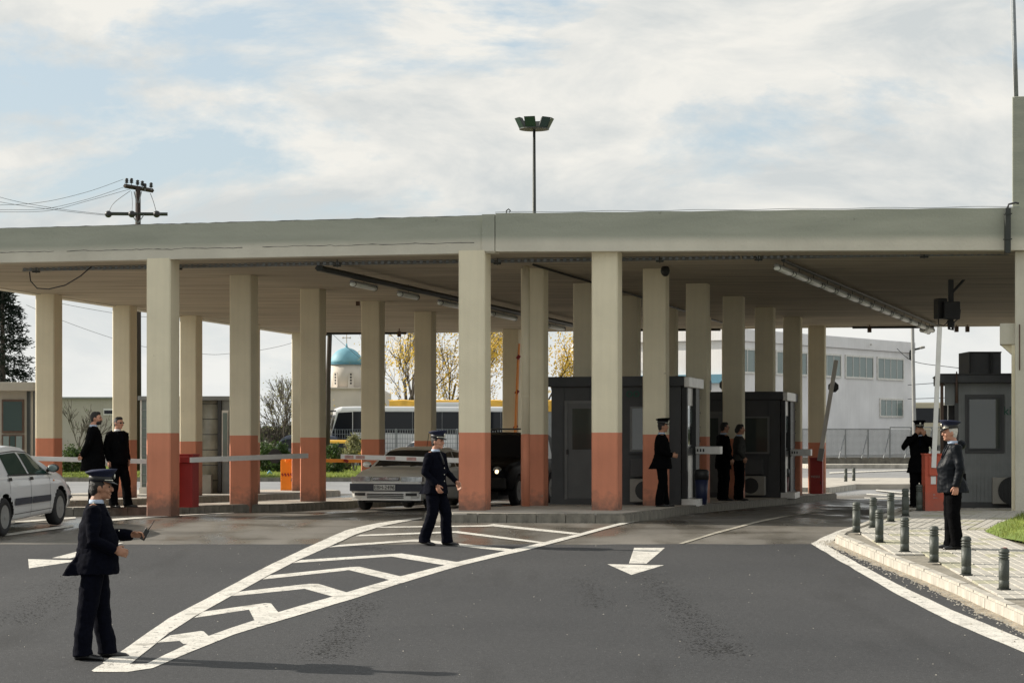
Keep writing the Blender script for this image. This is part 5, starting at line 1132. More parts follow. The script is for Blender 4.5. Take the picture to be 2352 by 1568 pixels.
# --- white hatchback leaving towards the left lane
def hatch(t, paint, rear=True):
    c = Car(4.17, 1.70, [(-2.09, .86), (-2.04, .98), (-1.90, 1.10), (-1.45, 1.30), (-.95, 1.385), (-.35, 1.40), (.15, 1.365), (.55, 1.20), (.98, .985), (1.35, .90), (1.75, .78), (2.0, .64), (2.09, .52)],
            [(-2.1, .84), (-1.7, .95), (-1.0, .93), (.9, .875), (1.5, .80), (2.0, .60), (2.1, .48)], [(-2.1, .62), (-1.6, .60), (-1, .59), (0, .60), (.5, .64), (1.0, .76), (2.1, .74)],
            [(-2.1, .34), (-1.7, .24), (-1.2, .20), (1.3, .20), (1.7, .22), (2.1, .30)], (-1.24, 1.30), .305)
    c.body('body', paint, t); common(c, t)
    # side glass, black window surround, trim
    c.patch('side_window', 0, 0, 0, 0, 'greenglass', t, trap=lambda f, k: (.98-.0*f-(1-f)*0+(-.98+.12)*(f)+(-(.50)*k*(1-f)), 7.25+k*(2.35)) if False else (((.90-.62*k)*(1-f)+(-.05-.16*k)*f), 7.2+2.35*k))
    c.patch('side_window', 0, 0, 0, 0, 'greenglass', t, trap=lambda f, k: ((-.13-.17*k)*(1-f)+(-.98-.03*k)*f, 7.2+2.35*k))
    c.patch('side_window', 0, 0, 0, 0, 'greenglass', t, trap=lambda f, k: ((-1.06-.02*k)*(1-f)+(-1.55+.22*k)*f, 7.35+2.0*k)) if rear == 'five' else None
    for (a, b) in (((.985, 7.05), (-1.04, 7.05)), ((.985, 7.0), (.24, 9.8)), ((.24, 9.72), (-1.02, 9.72))):
        c.patch('window_seal', 0, 0, 0, 0, 'black', t, off=.008, nx=22, nj=1, trap=lambda f, k, a=a, b=b: (a[0]+(b[0]-a[0])*f+(.028*k if a[1] == 7.0 else 0), a[1]+(b[1]-a[1])*f+(.14*k if a[1] != 7.0 else .0)))
    c.screen('windscreen', .98, .24, 10.85, 'glass', t); c.screen('rear_window', -1.95, -1.42, 10.6, 'glass', t)
    for x in (.80, -.09, -1.02): seam(c, t, x)
    c.patch('sill_line', 1.0, -.95, 2.62, 2.7, 'black', t, off=.004, nj=1)
    c.patch('side_rub_strip', .78, -.07, 3.62, 4.22, 'trimgrey', t, off=.022); c.patch('side_rub_strip', -.11, -.86, 3.62, 4.22, 'trimgrey', t, off=.022)
    c.patch('bumper_strip', -1.72, -2.06, 3.5, 4.3, 'trimgrey', t, off=.02); c.patch('bumper_strip', 1.75, 2.05, 3.5, 4.3, 'trimgrey', t, off=.02)
    for x in (.02, -.93): c.patch('door_handle', x-.02, x-.17, 5.75, 6.15, 'black', t, off=.024)
    c.patch('indicator', 1.02, .96, 5.5, 5.7, 'orangeb', t, off=.006); c.patch('fuel_flap', -1.35, -1.52, 5.6, 6.4, 'black', t, off=.003, sides=(-1,), nx=1) if False else None
    c.patch('tail_lamp', -1.93, -2.07, 5.7, 7.2, 'tail', t, off=.01); c.patch('head_lamp', 1.72, 2.04, 5.3, 6.3, 'headlamp', t, off=.008)
    for sg in (-1, 1): mirror(t, .80, .80, .97, sg, 'black')
    q = MB(); q.tube([(-.3, 0, 1.415), (-.32, 0, 1.46)], .02, 8); q.build('aerial_base', 'white', t)
    return c
Yw = 36.95; hd = R(90-8)
wt = thing('hatchback_car', 'white four-door hatchback with dark rub strips driving away into the next lane', 'car', (-8.70, 35.9, g(35.9)), hd); hatch(wt, 'carwhite')
sl = math.atan2(g(37.2)-g(34.6), 2.6); wt.rotation_euler = (0, -sl, hd)
# --- champagne saloon facing the camera
def saloon(t, paint):
    c = Car(4.44, 1.755, [(-2.22, .80), (-2.15, 1.0), (-1.55, 1.10), (-1.0, 1.34), (-.4, 1.40), (.1, 1.385), (.45, 1.30), (.82, 1.08), (1.10, .935), (1.6, .865), (2.0, .77), (2.16, .68), (2.22, .60)],
            [(-2.22, .78), (-1.6, .96), (.9, .90), (1.6, .83), (2.1, .68), (2.22, .56)], [(-2.2, .7), (-1, .60), (0, .60), (.45, .65), (1.0, .80), (2.2, .78)],
            [(-2.2, .32), (-1.6, .21), (1.4, .21), (1.8, .24), (2.2, .235)], (-1.30, 1.44), .31, plan=.93)
    c.body('body', paint, t); common(c, t)
    c.screen('windscreen', 1.06, .43, 11.15, 'glass', t)
    c.patch('side_window', 0, 0, 0, 0, 'glass', t, trap=lambda f, k: ((1.02-.66*k)*(1-f)+(-.05-.12*k)*f, 7.2+2.35*k)); c.patch('side_window', 0, 0, 0, 0, 'glass', t, trap=lambda f, k: ((-.13-.12*k)*(1-f)+(-1.15+.1*k)*f, 7.2+2.35*k))
    for x in (.98, -.09, -1.1): seam(c, t, x)
    c.patch('rub_strip', .9, -1.0, 3.9, 4.15, 'trimgrey', t, off=.018)
    def fr(z): return c.L/2
    def bx(name, y0, y1, z0, z1, m, dx=.012, dep=.03, par=t, curve=.06, bev=0):
        n = 8; rs = []
        for i in range(n+1):
            y = y0+(y1-y0)*i/n; x = c.L/2+dx-curve*(abs(y)/.8)**2.2
            rs.append([Vector((x-dep, y, z0)), Vector((x, y, z0)), Vector((x, y, z1)), Vector((x-dep, y, z1))])
        q = MB(); q.rings(rs); return q.build(name, m, par, bevel=bev)
    bu = bx('bumper_band', -.84, .84, .42, .585, 'trimgrey', .055, .22, curve=.06)
    bx('bumper_lip', -.80, .80, .225, .42, paint, .035, .16, curve=.07); bx('upper_band', -.80, .80, .585, .615, paint, .03, .14, curve=.06)
    for sg in (-1, 1):
        y0, y1 = sorted((.36*sg, .82*sg)); bx('headlight', y0, y1, .63, .735, 'headlamp', .012, .12, curve=.05)
        y0, y1 = sorted((.47*sg, .72*sg)); bx('fog_lamp', y0, y1, .325, .385, 'black', .048, .05, curve=.06)
        y0, y1 = sorted((.02*sg, .30*sg)); gri = bx('grille', -.30*1, .30*1, .655, .725, 'black', .010, .05) if sg == 1 else None
    for z in (.672, .690, .708): bx('grille_bar', -.30, .30, z-.004, z+.004, 'chrome', .018, .02)
    q = MB(); X = c.L/2+.03
    for dz in (0, .030): q.add([(X, -.06, .662+dz), (X, 0, .697+dz), (X, .06, .662+dz), (X, .06, .676+dz), (X, 0, .711+dz), (X, -.06, .676+dz)], [(0, 1, 4, 5), (1, 2, 3, 4)])
    q.build('chevron_badge', 'chrome', t)
    for z in (.285, .325, .362): bx('lower_intake', -.42, .42, z-.012, z+.010, 'black', .048, .03, curve=.05)
    pl = bx('number_plate', -.245, .245, .445, .565, 'plate', .085, .02, curve=.05)
    text('lettering', 'EBH-2496', .115, 'ink', t, (c.L/2+.088, 0, .503), (R(90), 0, R(90)), ext=.002)
    for sg in (-1, 1): mirror(t, .92, .84, .98, sg, paint)
    q = MB(); q.tube([(.28, .25, 1.40), (.20, .27, 1.72)], .006, 5); q.build('aerial', 'black', t)
    for y in (-.34, .36): q = MB(); q.ell((.25, y, 1.02), (.12, .22, .14), 12); q.ell((.22, y, 1.24), (.09, .09, .12), 12); q.build('headrest', 'trimgrey', t, smooth=True)
    for y in (-.35, .30): q = MB(); q.tube([(1.10, y-.15, .965), (.95, y+.30, 1.03)], .010, 5); q.build('wiper', 'black', t)
    return c
hx, hy_ = -.30, -.954
cen = Vector((-2.62, 45.3))-Vector((hx, hy_))*2.1
st = thing('saloon_car', 'champagne saloon car with plate EBH-2496 waiting behind the patched barrier arm', 'car', (cen.x, cen.y, g(cen.y)), math.atan2(hy_, hx)); saloon(st, 'carsilver')
st.scale = (.96, .96, .96); st.rotation_euler = (0, -math.atan2(g(cen.y-2)-g(cen.y+2), 4.0), math.atan2(hy_, hx))
# --- black off-roader with a lit headlamp
def suv(t, paint, lit=True):
    c = Car(4.3, 1.78, [(-2.15, 1.2), (-2.1, 1.62), (-1.8, 1.70), (.2, 1.72), (.45, 1.66), (.95, 1.12), (1.2, 1.06), (1.9, 1.0), (2.1, .93), (2.15, .80)], [(-2.2, 1.05), (.9, 1.02), (1.8, .95), (2.15, .78)], [(-2.2, .70), (.3, .70), (1, .80), (2.2, .80)],
            [(-2.2, .40), (1.9, .36), (2.2, .38)], (-1.3, 1.32), .37, plan=.93)
    c.body('body', paint, t); common(c, t); c.screen('windscreen', .95, .36, 10.3, 'glass', t)
    c.patch('side_window', 0, 0, 0, 0, 'glass', t, trap=lambda f, k: ((.86-.42*k)*(1-f)+(-.4)*f, 7.2+2.35*k)); c.patch('side_window', -.48, -1.5, 7.2, 9.5, 'glass', t)
    for sg in (-1, 1):
        for rr, m_, dx in ((.125, 'headlamp', .0), (.055, 'lit' if lit and sg == 1 else 'headlamp', .02)):
            q = MB(); q.lathe([(rr, 0), (rr*.8, .03), (.01, .04)], seg=18, mt=Matrix.Rotation(R(90), 3, 'Y'), c=(2.10+dx, sg*.58, .82)); q.build('headlight', m_, t, smooth=True)
        mirror(t, .8, .86, 1.12, sg, paint)
        q = MB(); q.tube([(-1.6, sg*.62, 1.74), (-1.5, sg*.62, 1.80), (.2, sg*.62, 1.80), (.3, sg*.62, 1.73)], .022, 8); q.build('roof_rail', 'black', t, smooth=True)
    for x in (-1.1, -.1): q = MB(); q.tube([(x, -.66, 1.81), (x, .66, 1.81)], .018, 8); q.build('roof_bar', 'galv', t)
    q = MB(); q.box((2.13, 0, .55), (.14, 1.6, .26)); q.build('bumper', 'black', t, bevel=.03); q = MB(); q.box((2.14, 0, .82), (.03, .70, .18)); q.build('grille', 'black', t)
    q = MB(); q.box((2.215, 0, .52), (.012, .5, .11)); q.build('number_plate', 'plate', t)
    return c
cen = Vector((-.26, 52.3)); hd2 = math.atan2(-.954, -.30)
sv = thing('off_roader', 'black off-roader with a lit round headlamp and roof bars behind the middle column', 'car', (cen.x, cen.y, g(cen.y)), hd2); suv(sv, 'carblack')
# --- parked vehicles beyond
t = thing('hatchback_car', 'silver car parked beyond the lanes, its roof seen above the champagne saloon', 'car', (P(985, 0, 112).x, 112, g(112)), R(75)); t.scale = (1.0, 1.0, 1.1); hatch(t, 'carwhite')
def minivan(t, paint):
    c = Car(4.4, 1.72, [(-2.2, 1.3), (-2.1, 1.72), (-1.8, 1.80), (.6, 1.82), (.9, 1.70), (1.35, 1.15), (1.9, 1.0), (2.2, .75)], [(-2.2, 1.06), (1.2, 1.02), (2.2, .72)], [(-2.2, .68), (.8, .70), (1.5, .78), (2.2, .76)], [(-2.2, .3), (2.2, .3)], (-1.35, 1.45), .31, plan=.9)
    c.body('body', paint, t); common(c, t); c.screen('windscreen', 1.35, .78, 10.3, 'glass', t)
    for a, b in ((1.12, .32), (.22, -.85), (-.98, -1.85)): c.patch('side_window', a, b, 7.3, 9.4, 'glass', t)
    for x in (.27, -.9): seam(c, t, x)
t = thing('small_van', 'yellow small van parked on the far side of the lawn by the coach', 'van', (P(765, 0, 119).x, 119, g(119)), R(176)); t.scale = (1, 1, .86); minivan(t, 'caryellow')
t = thing('small_van', 'dark blue van parked beyond the lawn behind the leafless bushes', 'van', (P(690, 0, 121).x, 121, g(121)), R(178)); minivan(t, 'carblue')
# --- coaches
def coach(t, paint, L=12, W=2.5, H=3.45, dark=True):
    def sec(x, k=0):
        w = W/2; r = .22; pts = [(-w, .35), (-w, H-r), (-w+r*.3, H-r*.3), (-w+r, H), (w-r, H), (w-r*.3, H-r*.3), (w, H-r), (w, .35)]; return pts
    q = MB(); rs = []
    for x, lean, sc in ((-L/2, 0, .97), (-L/2+.15, 0, 1), (L/2-1.4, 0, 1), (L/2-.35, .0, .99), (L/2-.05, .0, .94)):
        ring = []
        for y, z in sec(x):
            xx = x-(max(0, z-.9)/(H-.9))**1.5*(.62 if x > L/2-.5 else (.3 if x > L/2-1.6 else 0)); ring.append(Vector((xx, y*sc, z if z < H-.3 else z-(1-sc)*2.2)))
        rs.append(ring)
    q.rings(rs); q.build('body', paint, t, smooth=False, bevel=.05)
    for sg in (-1, 1):
        q = MB(); n = 6; x0 = -L/2+.35; x1 = L/2-1.55
        for i in range(n):
            a = x0+(x1-x0)*i/n; b = x0+(x1-x0)*(i+1)/n-.012; fr = lambda x: .15+.22*(x-x0)/(x1-x0)
            p = MB(); p.add([(a, sg*(W/2+.008), 1.62+fr(a)), (b, sg*(W/2+.008), 1.62+fr(b)), (b, sg*(W/2+.008), H-.30), (a, sg*(W/2+.008), H-.30)], [(0, 1, 2, 3)]); p.build('side_window', 'glass', t)
        p = MB(); p.add([(L/2-1.52, sg*(W/2+.008), 1.2), (L/2-.12, sg*(W/2+.004), 1.05), (L/2-.74, sg*(W/2+.004), H-.36), (L/2-1.52, sg*(W/2+.008), H-.32)], [(0, 1, 2, 3)]); p.build('cab_window', 'glass', t)
        for x in (L/2-2.6, -L/2+3.0): wheel(t, x, sg*(W/2-.13), .5, .26, sg)
        q = MB(); q.tube([(L/2-.75, sg*W*.40, H-.25), (L/2+.15, sg*(W/2+.05), H-.30), (L/2+.35, sg*(W/2+.15), H-.7), (L/2+.33, sg*(W/2+.15), H-1.35)], [.04, .04, .07, .09], 8); q.build('mirror_arm', 'black', t, smooth=True)
    q = MB(); q.rings([[Vector((L/2-.02-.62*max(0, (z-.9)/(H-.9))**1.5+.03, y, z)) for y in np.linspace(-W*.455, W*.455, 7)] for z in (1.05, 1.5, 2.0, 2.5, H-.42)], closed=False, caps=False); q.build('windscreen', 'glass', t, smooth=True)
    q = MB(); q.box((L/2-.02, 0, .6), (.12, W*.92, .4)); q.build('bumper', 'trimgrey', t, bevel=.04)
    for sg in (-1, 1): q = MB(); q.box((L/2+.03, sg*.95, .85), (.05, .34, .16)); q.build('headlight', 'headlamp', t, bevel=.02)
    q = MB(); q.box((-L/2-.01, 0, H-.9), (.03, W*.8, 1.0)); q.build('rear_window', 'glass', t)
    return t
t = thing('coach', 'long white coach with dark windows parked beyond the lawn before the chapel', 'coach', (-4.75, 124.3, g(124)), R(180+9)); coach(t, 'busw')
q = MB(); q.box((-1.0, .1, 3.55), (2.6, 1.6, .28)); q.build('roof_unit', 'busw', t, bevel=.08)
t = thing('coach', 'cream coach seen from its rear corner beyond the fence by the white building', 'coach', (P(2150, 0, 152).x+1.2, 156, 1.0), R(68)); coach(t, 'buscream', H=3.3)
t = thing('coach', 'dark grey coach partly hidden behind the raised white barrier arm', 'coach', (P(2240, 0, 150).x+1.6, 160, .9), R(60)); coach(t, 'panelgrey', H=3.2)
# lorry with a yellow tarpaulin roof behind the coach
t = thing('lorry', 'lorry with a crumpled yellow tarpaulin showing above the white coach', 'lorry', (0, 0, 0)); Yl = 129; s_ = FPX/Yl
a = P(894, 917, Yl); b = P(1330, 915, Yl)
q = MB(); q.box(((a.x+b.x)/2, Yl+1.2, (P(0, 944, Yl).z+.7)/2+.2), (b.x-a.x, 2.4, P(0, 944, Yl).z-.9)); q.build('load_bed', 'panelgrey', t)
q = MB(); n = 60; rs = []
for i in range(n+1):
    x = a.x+(b.x-a.x)*i/n; zt = P(0, 918, Yl).z+.06*mnoise.noise(Vector((x*1.3, 0, 0))); zb_ = P(0, 945, Yl).z
    w1 = .06*mnoise.noise(Vector((x*3.1, 1, 0))); rs.append([Vector((x, Yl-.05+w1, zb_)), Vector((x, Yl-.06-w1*.8, (zb_+zt)/2)), Vector((x, Yl+.02, zt-.05)), Vector((x, Yl+.3, zt)), Vector((x, Yl+2.3, zt)), Vector((x, Yl+2.45, zb_))])
q.rings(rs); q.build('tarpaulin', 'tarp', t, smooth=False)
for sg in (a.x+.8, a.x+1.9, b.x-1.5):
    wheel(t, sg, Yl+.2, .5, .28, -1)
# ------------------------------------------------------------------ background: lawn, buildings, posts, fences
lw = [(-60, 86), (-3.2, 86), (-2.6, 88), (-2.6, 116), (-4, 118), (-60, 118)]
fl = island('far_lawn', lw, 'kerb_dark', 'lawn', h=.14, step=3, kerb=False)
q = []
kerbs([(-34, 86), (-3.2, 86), (-2.6, 88), (-2.6, 100)], 'kerb_dark', fl, .15, 1.0)
gq = MB()
for i in range(30000):
    y = 86.2+31*rnd.random()**1.7; x = rnd.uniform(-.235, -.03)*y
    if x > -3: continue
    a = rnd.uniform(0, 3.14); h = rnd.uniform(.05, .14); z = g(y)+.13; w_ = .03
    gq.add([(x-w_*math.cos(a), y-w_*math.sin(a), z), (x+w_*math.cos(a), y+w_*math.sin(a), z), (x+rnd.uniform(-.05, .05), y, z+h)], [(0, 1, 2)])
gq.build('grass', 'grassblade', kind='stuff', label='bright green grass on the lawn beyond the lanes', category='grass')
# low beige building on the left
bt = thing('low_building', 'low flat-roofed beige building beyond the lawn', 'building', (0, 0, 0)); Y = 124; s_ = FPX/Y
def bq(t, name, px0, px1, py0, py1, Y, dep, m, bev=0, y_off=0):
    a = P(px0, py1, Y); b = P(px1, py0, Y); q = MB(); q.box(((a.x+b.x)/2, Y+dep/2+y_off, (a.z+b.z)/2), (b.x-a.x, dep, b.z-a.z)); return q.build(name, m, t, bevel=bev)
bq(bt, 'wall', 96, 405, 915, 1085, Y, 8, 'beige'); bq(bt, 'roof', 90, 411, 911.5, 915.2, Y, 8.4, 'panelgrey', y_off=-.2)
wf = bq(bt, 'window_frame', 238, 262, 938, 953, Y, .1, 'white', y_off=-.06); bq(wf, 'pane', 240, 260, 942, 950, Y, .03, 'glass', y_off=-.1)
wf = bq(bt, 'window_frame', 160, 176, 938, 953, Y, .1, 'white', y_off=-.06) if False else None
# railing fence on the far left
rt = thing('railing', 'dark iron railing beside the brown kiosk', 'fence', (0, 0, 0))
for px in range(86, 132, 5): q = MB(); q.tube([P(px, 1060, 95), P(px, 945, 95)], .02, 5); q.build('bar', 'darkmetal', rt)
for yy in (958, 1045): q = MB(); q.tube([P(60, yy, 95), P(135, yy, 95)], .02, 5); q.build('rail', 'darkmetal', rt)
# brown kiosk on the left
kt1 = thing('kiosk', 'cream and brown kiosk with a reflecting window behind the white hatchback', 'kiosk', (0, 0, 0)); Y = 56.0
bq(kt1, 'wall', -70, 63, 897, 1140, Y, 2.4, 'beige'); bq(kt1, 'roof', -80, 84, 878, 898, Y, 3.0, 'beige', .02, -.35); bq(kt1, 'corner_post', 62, 69, 898, 1140, Y, .12, 'darkmetal', y_off=-.03); bq(kt1, 'roof_post', 82, 84.5, 898, 1140, Y, .06, 'darkmetal', y_off=-.3)
w1 = bq(kt1, 'window', 5, 56, 917, 994, Y, .06, 'brown', .004, -.06); bq(w1, 'pane', 9, 52, 922, 989, Y, .02, 'greenglass', y_off=-.08)
w1 = bq(kt1, 'window', 5, 56, 998, 1032, Y, .06, 'brown', .004, -.06); bq(w1, 'pane', 9, 22, 1001, 1030, Y, .02, 'paleglass', y_off=-.08); bq(w1, 'pane', 24.5, 36, 1001, 1030, Y, .02, 'greenglass', y_off=-.08); bq(w1, 'pane', 38.5, 52, 1001, 1030, Y, .02, 'paleglass', y_off=-.08)
bq(kt1, 'wall', 63, 63.8, 897, 1140, Y, 2.4, 'beige') if False else None
# kiosk with the glass-block corner
k2 = thing('kiosk', 'grey kiosk with a banded round corner and cream meter box behind the island columns', 'kiosk', (0, 0, 0)); Y = 59.5
bq(k2, 'roof', 318, 528, 909.5, 919, Y, 2.6, 'panelgrey', .01, -.1); bq(k2, 'wall', 343, 420, 919, 1130, Y, 2.2, 'panelgrey', 0, .05); bq(k2, 'wall', 509, 526, 919, 1135, Y, 2.2, 'panelgrey', 0, .05)
wn_ = bq(k2, 'window', 509, 524, 942, 1060, Y, .05, 'alu', 0, .01); bq(wn_, 'pane', 512, 522, 948, 1055, Y, .02, 'paleglass', 0, -.01)
c = P(487, 0, Y+.3); q = MB(); za, zb_ = P(0, 1134, Y).z, P(0, 919, Y).z; q.lathe([(.30, za), (.30, zb_)], (c.x, Y+.3, 0), 18); q.build('round_corner', 'glassblock', k2, smooth=True)
for i in range(6): q = MB(); q.lathe([(.305, 0), (.31, .01), (.305, .02)], (c.x, Y+.3, zb_-.10-i*.42), 18); q.build('corner_band', 'boothdark', k2)
bq(k2, 'dark_post', 500, 508, 919, 1130, Y, .15, 'boothdark', 0, -.02)
bq(k2, 'meter_box', 468, 490, 1090, 1134, Y, .3, 'boxcream', .01, -.45)
for px in (322.5, 337): bq(k2, 'frame_post', px, px+3.5, 919, 1130, Y, .08, 'white', 0, -.05)
for i in range(9): bq(k2, 'frame_rung', 326, 337, 940+i*21, 942+i*21, Y, .05, 'galv', 0, -.04)
bq(k2, 'frame_glass', 326, 337, 919, 1130, Y, .02, 'paleglass', 0, 0); bq(k2, 'base_block', 321, 343, 1118, 1133, Y, .3, 'alu', 0, -.1)
# white two-storey building
wb = thing('white_building', 'large grimy white two-storey building with shuttered window bands beyond the fence', 'building', (0, 0, 0))
C0 = Vector((13.1, 130.0)); C1 = Vector((27.6, 150.2)); CL = Vector((6.2, 134.4)); zr = 8.42; zg = .3; dR = (C1-C0).normalized(); nR = Vector((dR.y, -dR.x)); dL = (CL-C0).normalized()
back_ = [tuple(C0), tuple(C1), (C1.x-9, C1.y+9), (CL.x-2, CL.y+16), tuple(CL)]
def shifted(d):
    out = []; n = len(back_); cx = sum(p[0] for p in back_)/n; cy = sum(p[1] for p in back_)/n
    for x, y in back_: v = Vector((x-cx, y-cy)).normalized(); out.append((x+v.x*d, y+v.y*d))
    return out
q = MB(); q.prism(back_, zg, zr-.75); q.build('wall', 'whitewall', wb); q = MB(); q.prism(shifted(.28), zr-.74, zr); q.build('parapet', 'whitewall', wb, bevel=.03)
q = MB(); L = (C1-C0).length
for f0, f1, z0, z1 in [(.035, .19, 5.86, 7.16), (.222, .378, 5.86, 7.16), (.41, .565, 5.86, 7.16), (.597, .753, 5.86, 7.16), (.784, .938, 5.86, 7.16), (.80, .935, 3.35, 4.40), (.41, .545, 3.35, 4.40) if False else (.035, .17, 3.35, 4.4)]:
    a = C0+dR*L*f0+nR*.02; b = C0+dR*L*f1+nR*.02; ang = math.atan2(dR.y, dR.x); mid = (a+b)/2; wl_ = (b-a).length
    w_ = MB(); 
    for (dx, dz, sx, sz) in ((0, (z1-z0)/2+.06, wl_+.24, .12), (0, -(z1-z0)/2-.06, wl_+.24, .12), (-wl_/2-.06, 0, .12, z1-z0), (wl_/2+.06, 0, .12, z1-z0)):
        w_.box((mid.x+dR.x*dx, mid.y+dR.y*dx, (z0+z1)/2+dz), (sx, .14, sz), ang)
    fr = w_.build('window', 'alu', wb)
    for k in range(4):
        c = a+(b-a)*(k+.5)/4; p = MB(); p.box((c.x, c.y, (z0+z1)/2), (wl_/4-.06, .05, z1-z0), ang); p.build('shutter_pane', 'paleglass', fr)
    for k in (1, 2, 3): c = a+(b-a)*k/4; p = MB(); p.box((c.x, c.y, (z0+z1)/2), (.06, .10, z1-z0), ang); p.build('mullion', 'alu', fr)
for f in (.42, .72): q = MB(); c = C0+dR*L*f+nR*.33; q.box((c.x, c.y, zr-.40), (.1, .12, .14), math.atan2(dR.y, dR.x)); q.build('spout', 'alu', wb)
a = C0+dL*.3; nL = Vector((-dL.y, dL.x)); nL = nL if nL.y < 0 else -nL; angL = math.atan2(dL.y, dL.x); Lb = 6.0
q = MB(); c = a+dL*Lb/2+nL*.15; q.box((c.x, c.y, P(0, 871, 132).z), (Lb, .3, .52), angL); q.build('blue_sign_band', 'blueband', wb)
q = MB(); q.tube([(C1.x, C1.y-.1, 5.6), (C1.x, C1.y-.3, 6.9), (C1.x+.3, C1.y-.6, 7.05)], .05, 6); q.tube([(C1.x+.3, C1.y-.6, 7.05), (C1.x+1.2, C1.y-.8, 7.1)], .03, 6); q.build('wall_antenna_arm', 'darkmetal', wb) if False else None
# retaining wall, raised ground and mesh fence at the far right
t = thing('retaining_wall', 'low dark retaining wall with a pale kerb under the mesh fence', 'wall', (0, 0, 0))
zt = P(0, 1050, 124).z; a = P(1838, 0, 124); q = MB(); q.box((a.x+18, 124.3, zt/2-.2), (36, .5, zt+.4)); q.build('wall', 'kerb_dark', t)
q = MB(); q.box((a.x+18, 122.2, .24), (36, 3.4, .34)); q.build('kerb_walk', 'kerb_light', t, bevel=.03)
q = MB(); q.box((a.x+30, 150, zt-.32), (62, 51, .6)); q.build('raised_ground', 'farroad', kind='structure')
ft = thing('mesh_fence', 'tall galvanised mesh fence with slanting braces along the retaining wall', 'fence', (0, 0, 0))
px0, px1 = 1838, 2166
def fence_top(px): return 984 if px < 2043 else 981
for i, px in enumerate([1856, 1888, 1940-52+0, 1942, 1994, 2043, 2092, 2140][:8]):
    pass
for px in (1842, 1889, 1942, 1994, 2044, 2093, 2140):
    q = MB(); q.tube([P(px, 1052, 123.9), P(px, fence_top(px), 123.9)], .05, 6); q.build('post', 'steelmesh', ft)
    q = MB(); q.tube([P(px-15, 1052, 122.9), P(px-1, fence_top(px)+14, 123.9)], .035, 5); q.build('brace', 'steelmesh', ft)
for a, b, ytop in ((1838, 2043, 985), (2043, 2170, 981)):
    q = MB(); q.tube([P(a, ytop, 123.9), P(b, ytop, 123.9)], .035, 5); q.build('top_rail', 'steelmesh', ft)
q = MB()
for i in range(24):
    yy = 988+i*2.65; q.tube([P(1838, yy, 123.9), P(2170, yy, 123.9)], .013, 3)
for i in range(120): q.tube([P(1838+i*2.77, 1051, 123.92), P(1838+i*2.77, 985, 123.92)], .010, 3)
q.build('wire_mesh', 'steelmesh', ft, kind='stuff')
# low lattice fence in front of the coach
lf = thing('lattice_fence', 'low white lattice fence between the lawn and the coach', 'fence', (0, 0, 0))
q = MB(); a = P(700, 0, 121.6); b = P(1190, 0, 121.6); z0, z1 = .3, P(0, 986, 121.6).z; n = int((b.x-a.x)/.14)
for i in range(n+1): x = a.x+(b.x-a.x)*i/n; q.tube([(x, 121.6, z0), (x, 121.6, z1)], .016, 3)
for k in range(9): z = z0+(z1-z0)*k/8; q.tube([(a.x, 121.62, z), (b.x, 121.62, z)], .014, 3)
q.build('lattice', 'galv', lf, kind='stuff')
for i in range(8): x = a.x+(b.x-a.x)*i/7; q = MB(); q.tube([(x, 121.6, 0), (x, 121.6, z1+.05)], .035, 6); q.build('post', 'galv', lf)
# chapel with a blue dome
ch = thing('chapel', 'small white chapel with a blue dome and a cross', 'chapel', (0, 0, 0)); Y = 200; s_ = FPX/Y; c = P(796, 836, Y); z = c.z
q = MB(); q.lathe([(1.42, P(0, 893, Y).z), (1.42, z-.04)], (c.x, Y, 0), 24); q.build('drum', 'church', ch, smooth=True)
q = MB(); q.lathe([(1.56, z-.06), (1.56, z), (1.42, z+.02)], (c.x, Y, 0), 28); q.build('dome_rim', 'blueband', ch)
q = MB(); q.lathe([(1.50*math.cos(R(a)), z+1.50*math.sin(R(a))) for a in (0, 12, 24, 36, 48, 60, 70, 79)]+[(.12, z+1.55), (.05, z+1.9)], (c.x, Y, 0), 32); q.build('dome', 'dome', ch, smooth=True)
cr = thing_part('cross', ch, (c.x, Y, z+1.8)); q = MB(); q.tube([(0, 0, 0), (0, 0, .95)], .045, 6); q.tube([(-.30, 0, .62), (.30, 0, .62)], .04, 6); q.build('cross_bars', 'church', cr)
for dx, dz in ((-.33, .62), (.33, .62), (0, 1.0)): q = MB(); q.ell((dx, 0, dz), (.09, .05, .09), 10); q.build('cross_knob', 'church', cr, smooth=True)
for px in (773.5, 808):
    a = math.asin(max(-1, min(1, (px-796)/s_/1.42))); wx = c.x+1.43*math.sin(a); wy = Y-1.43*math.cos(a); arch = thing_part('window', ch, (wx, wy, P(0, 868, Y).z), a)
    q = MB(); pts = [(-.26, -.85), (-.26, .28)]+[(-.26*math.cos(R(t)), .28+.26*math.sin(R(t))) for t in range(20, 180, 20)]+[(.26, .28), (.26, -.85)]; q.rings([[Vector((x, y, zz_)) for x, zz_ in pts] for y in (.02, -.05)]); q.build('frame', 'church', arch)
    for k in range(4): q = MB(); q.lathe([(.095, 0), (.09, .01), (.005, .012)], (0, -.052, .30-k*.27), 12, mt=Matrix.Rotation(R(90), 3, 'X')); q.build('round_pane', 'ink', arch)
    q = MB(); q.box((0, -.06, -.86), (.62, .16, .08)); q.build('sill', 'church', arch)
q = MB(); zb_ = P(0, 893, Y).z; q.prism([(c.x-2.1, Y-1.7), (c.x+2.0, Y-1.7), (c.x+2.0, Y+1.9), (c.x-2.1, Y+1.9)], 0, zb_); q.build('wall', 'church', ch); q = MB(); q.box((c.x, Y, zb_+.04), (4.4, 3.9, .14)); q.build('cornice', 'church', ch)
q = MB(); q.lathe([(1.9, 0), (1.9, P(0, 905, Y).z), (1.3, P(0, 896, Y).z), (.1, P(0, 893, Y).z)], (c.x+2.2, Y+.2, 0), 24); q.build('apse', 'church', ch, smooth=True)
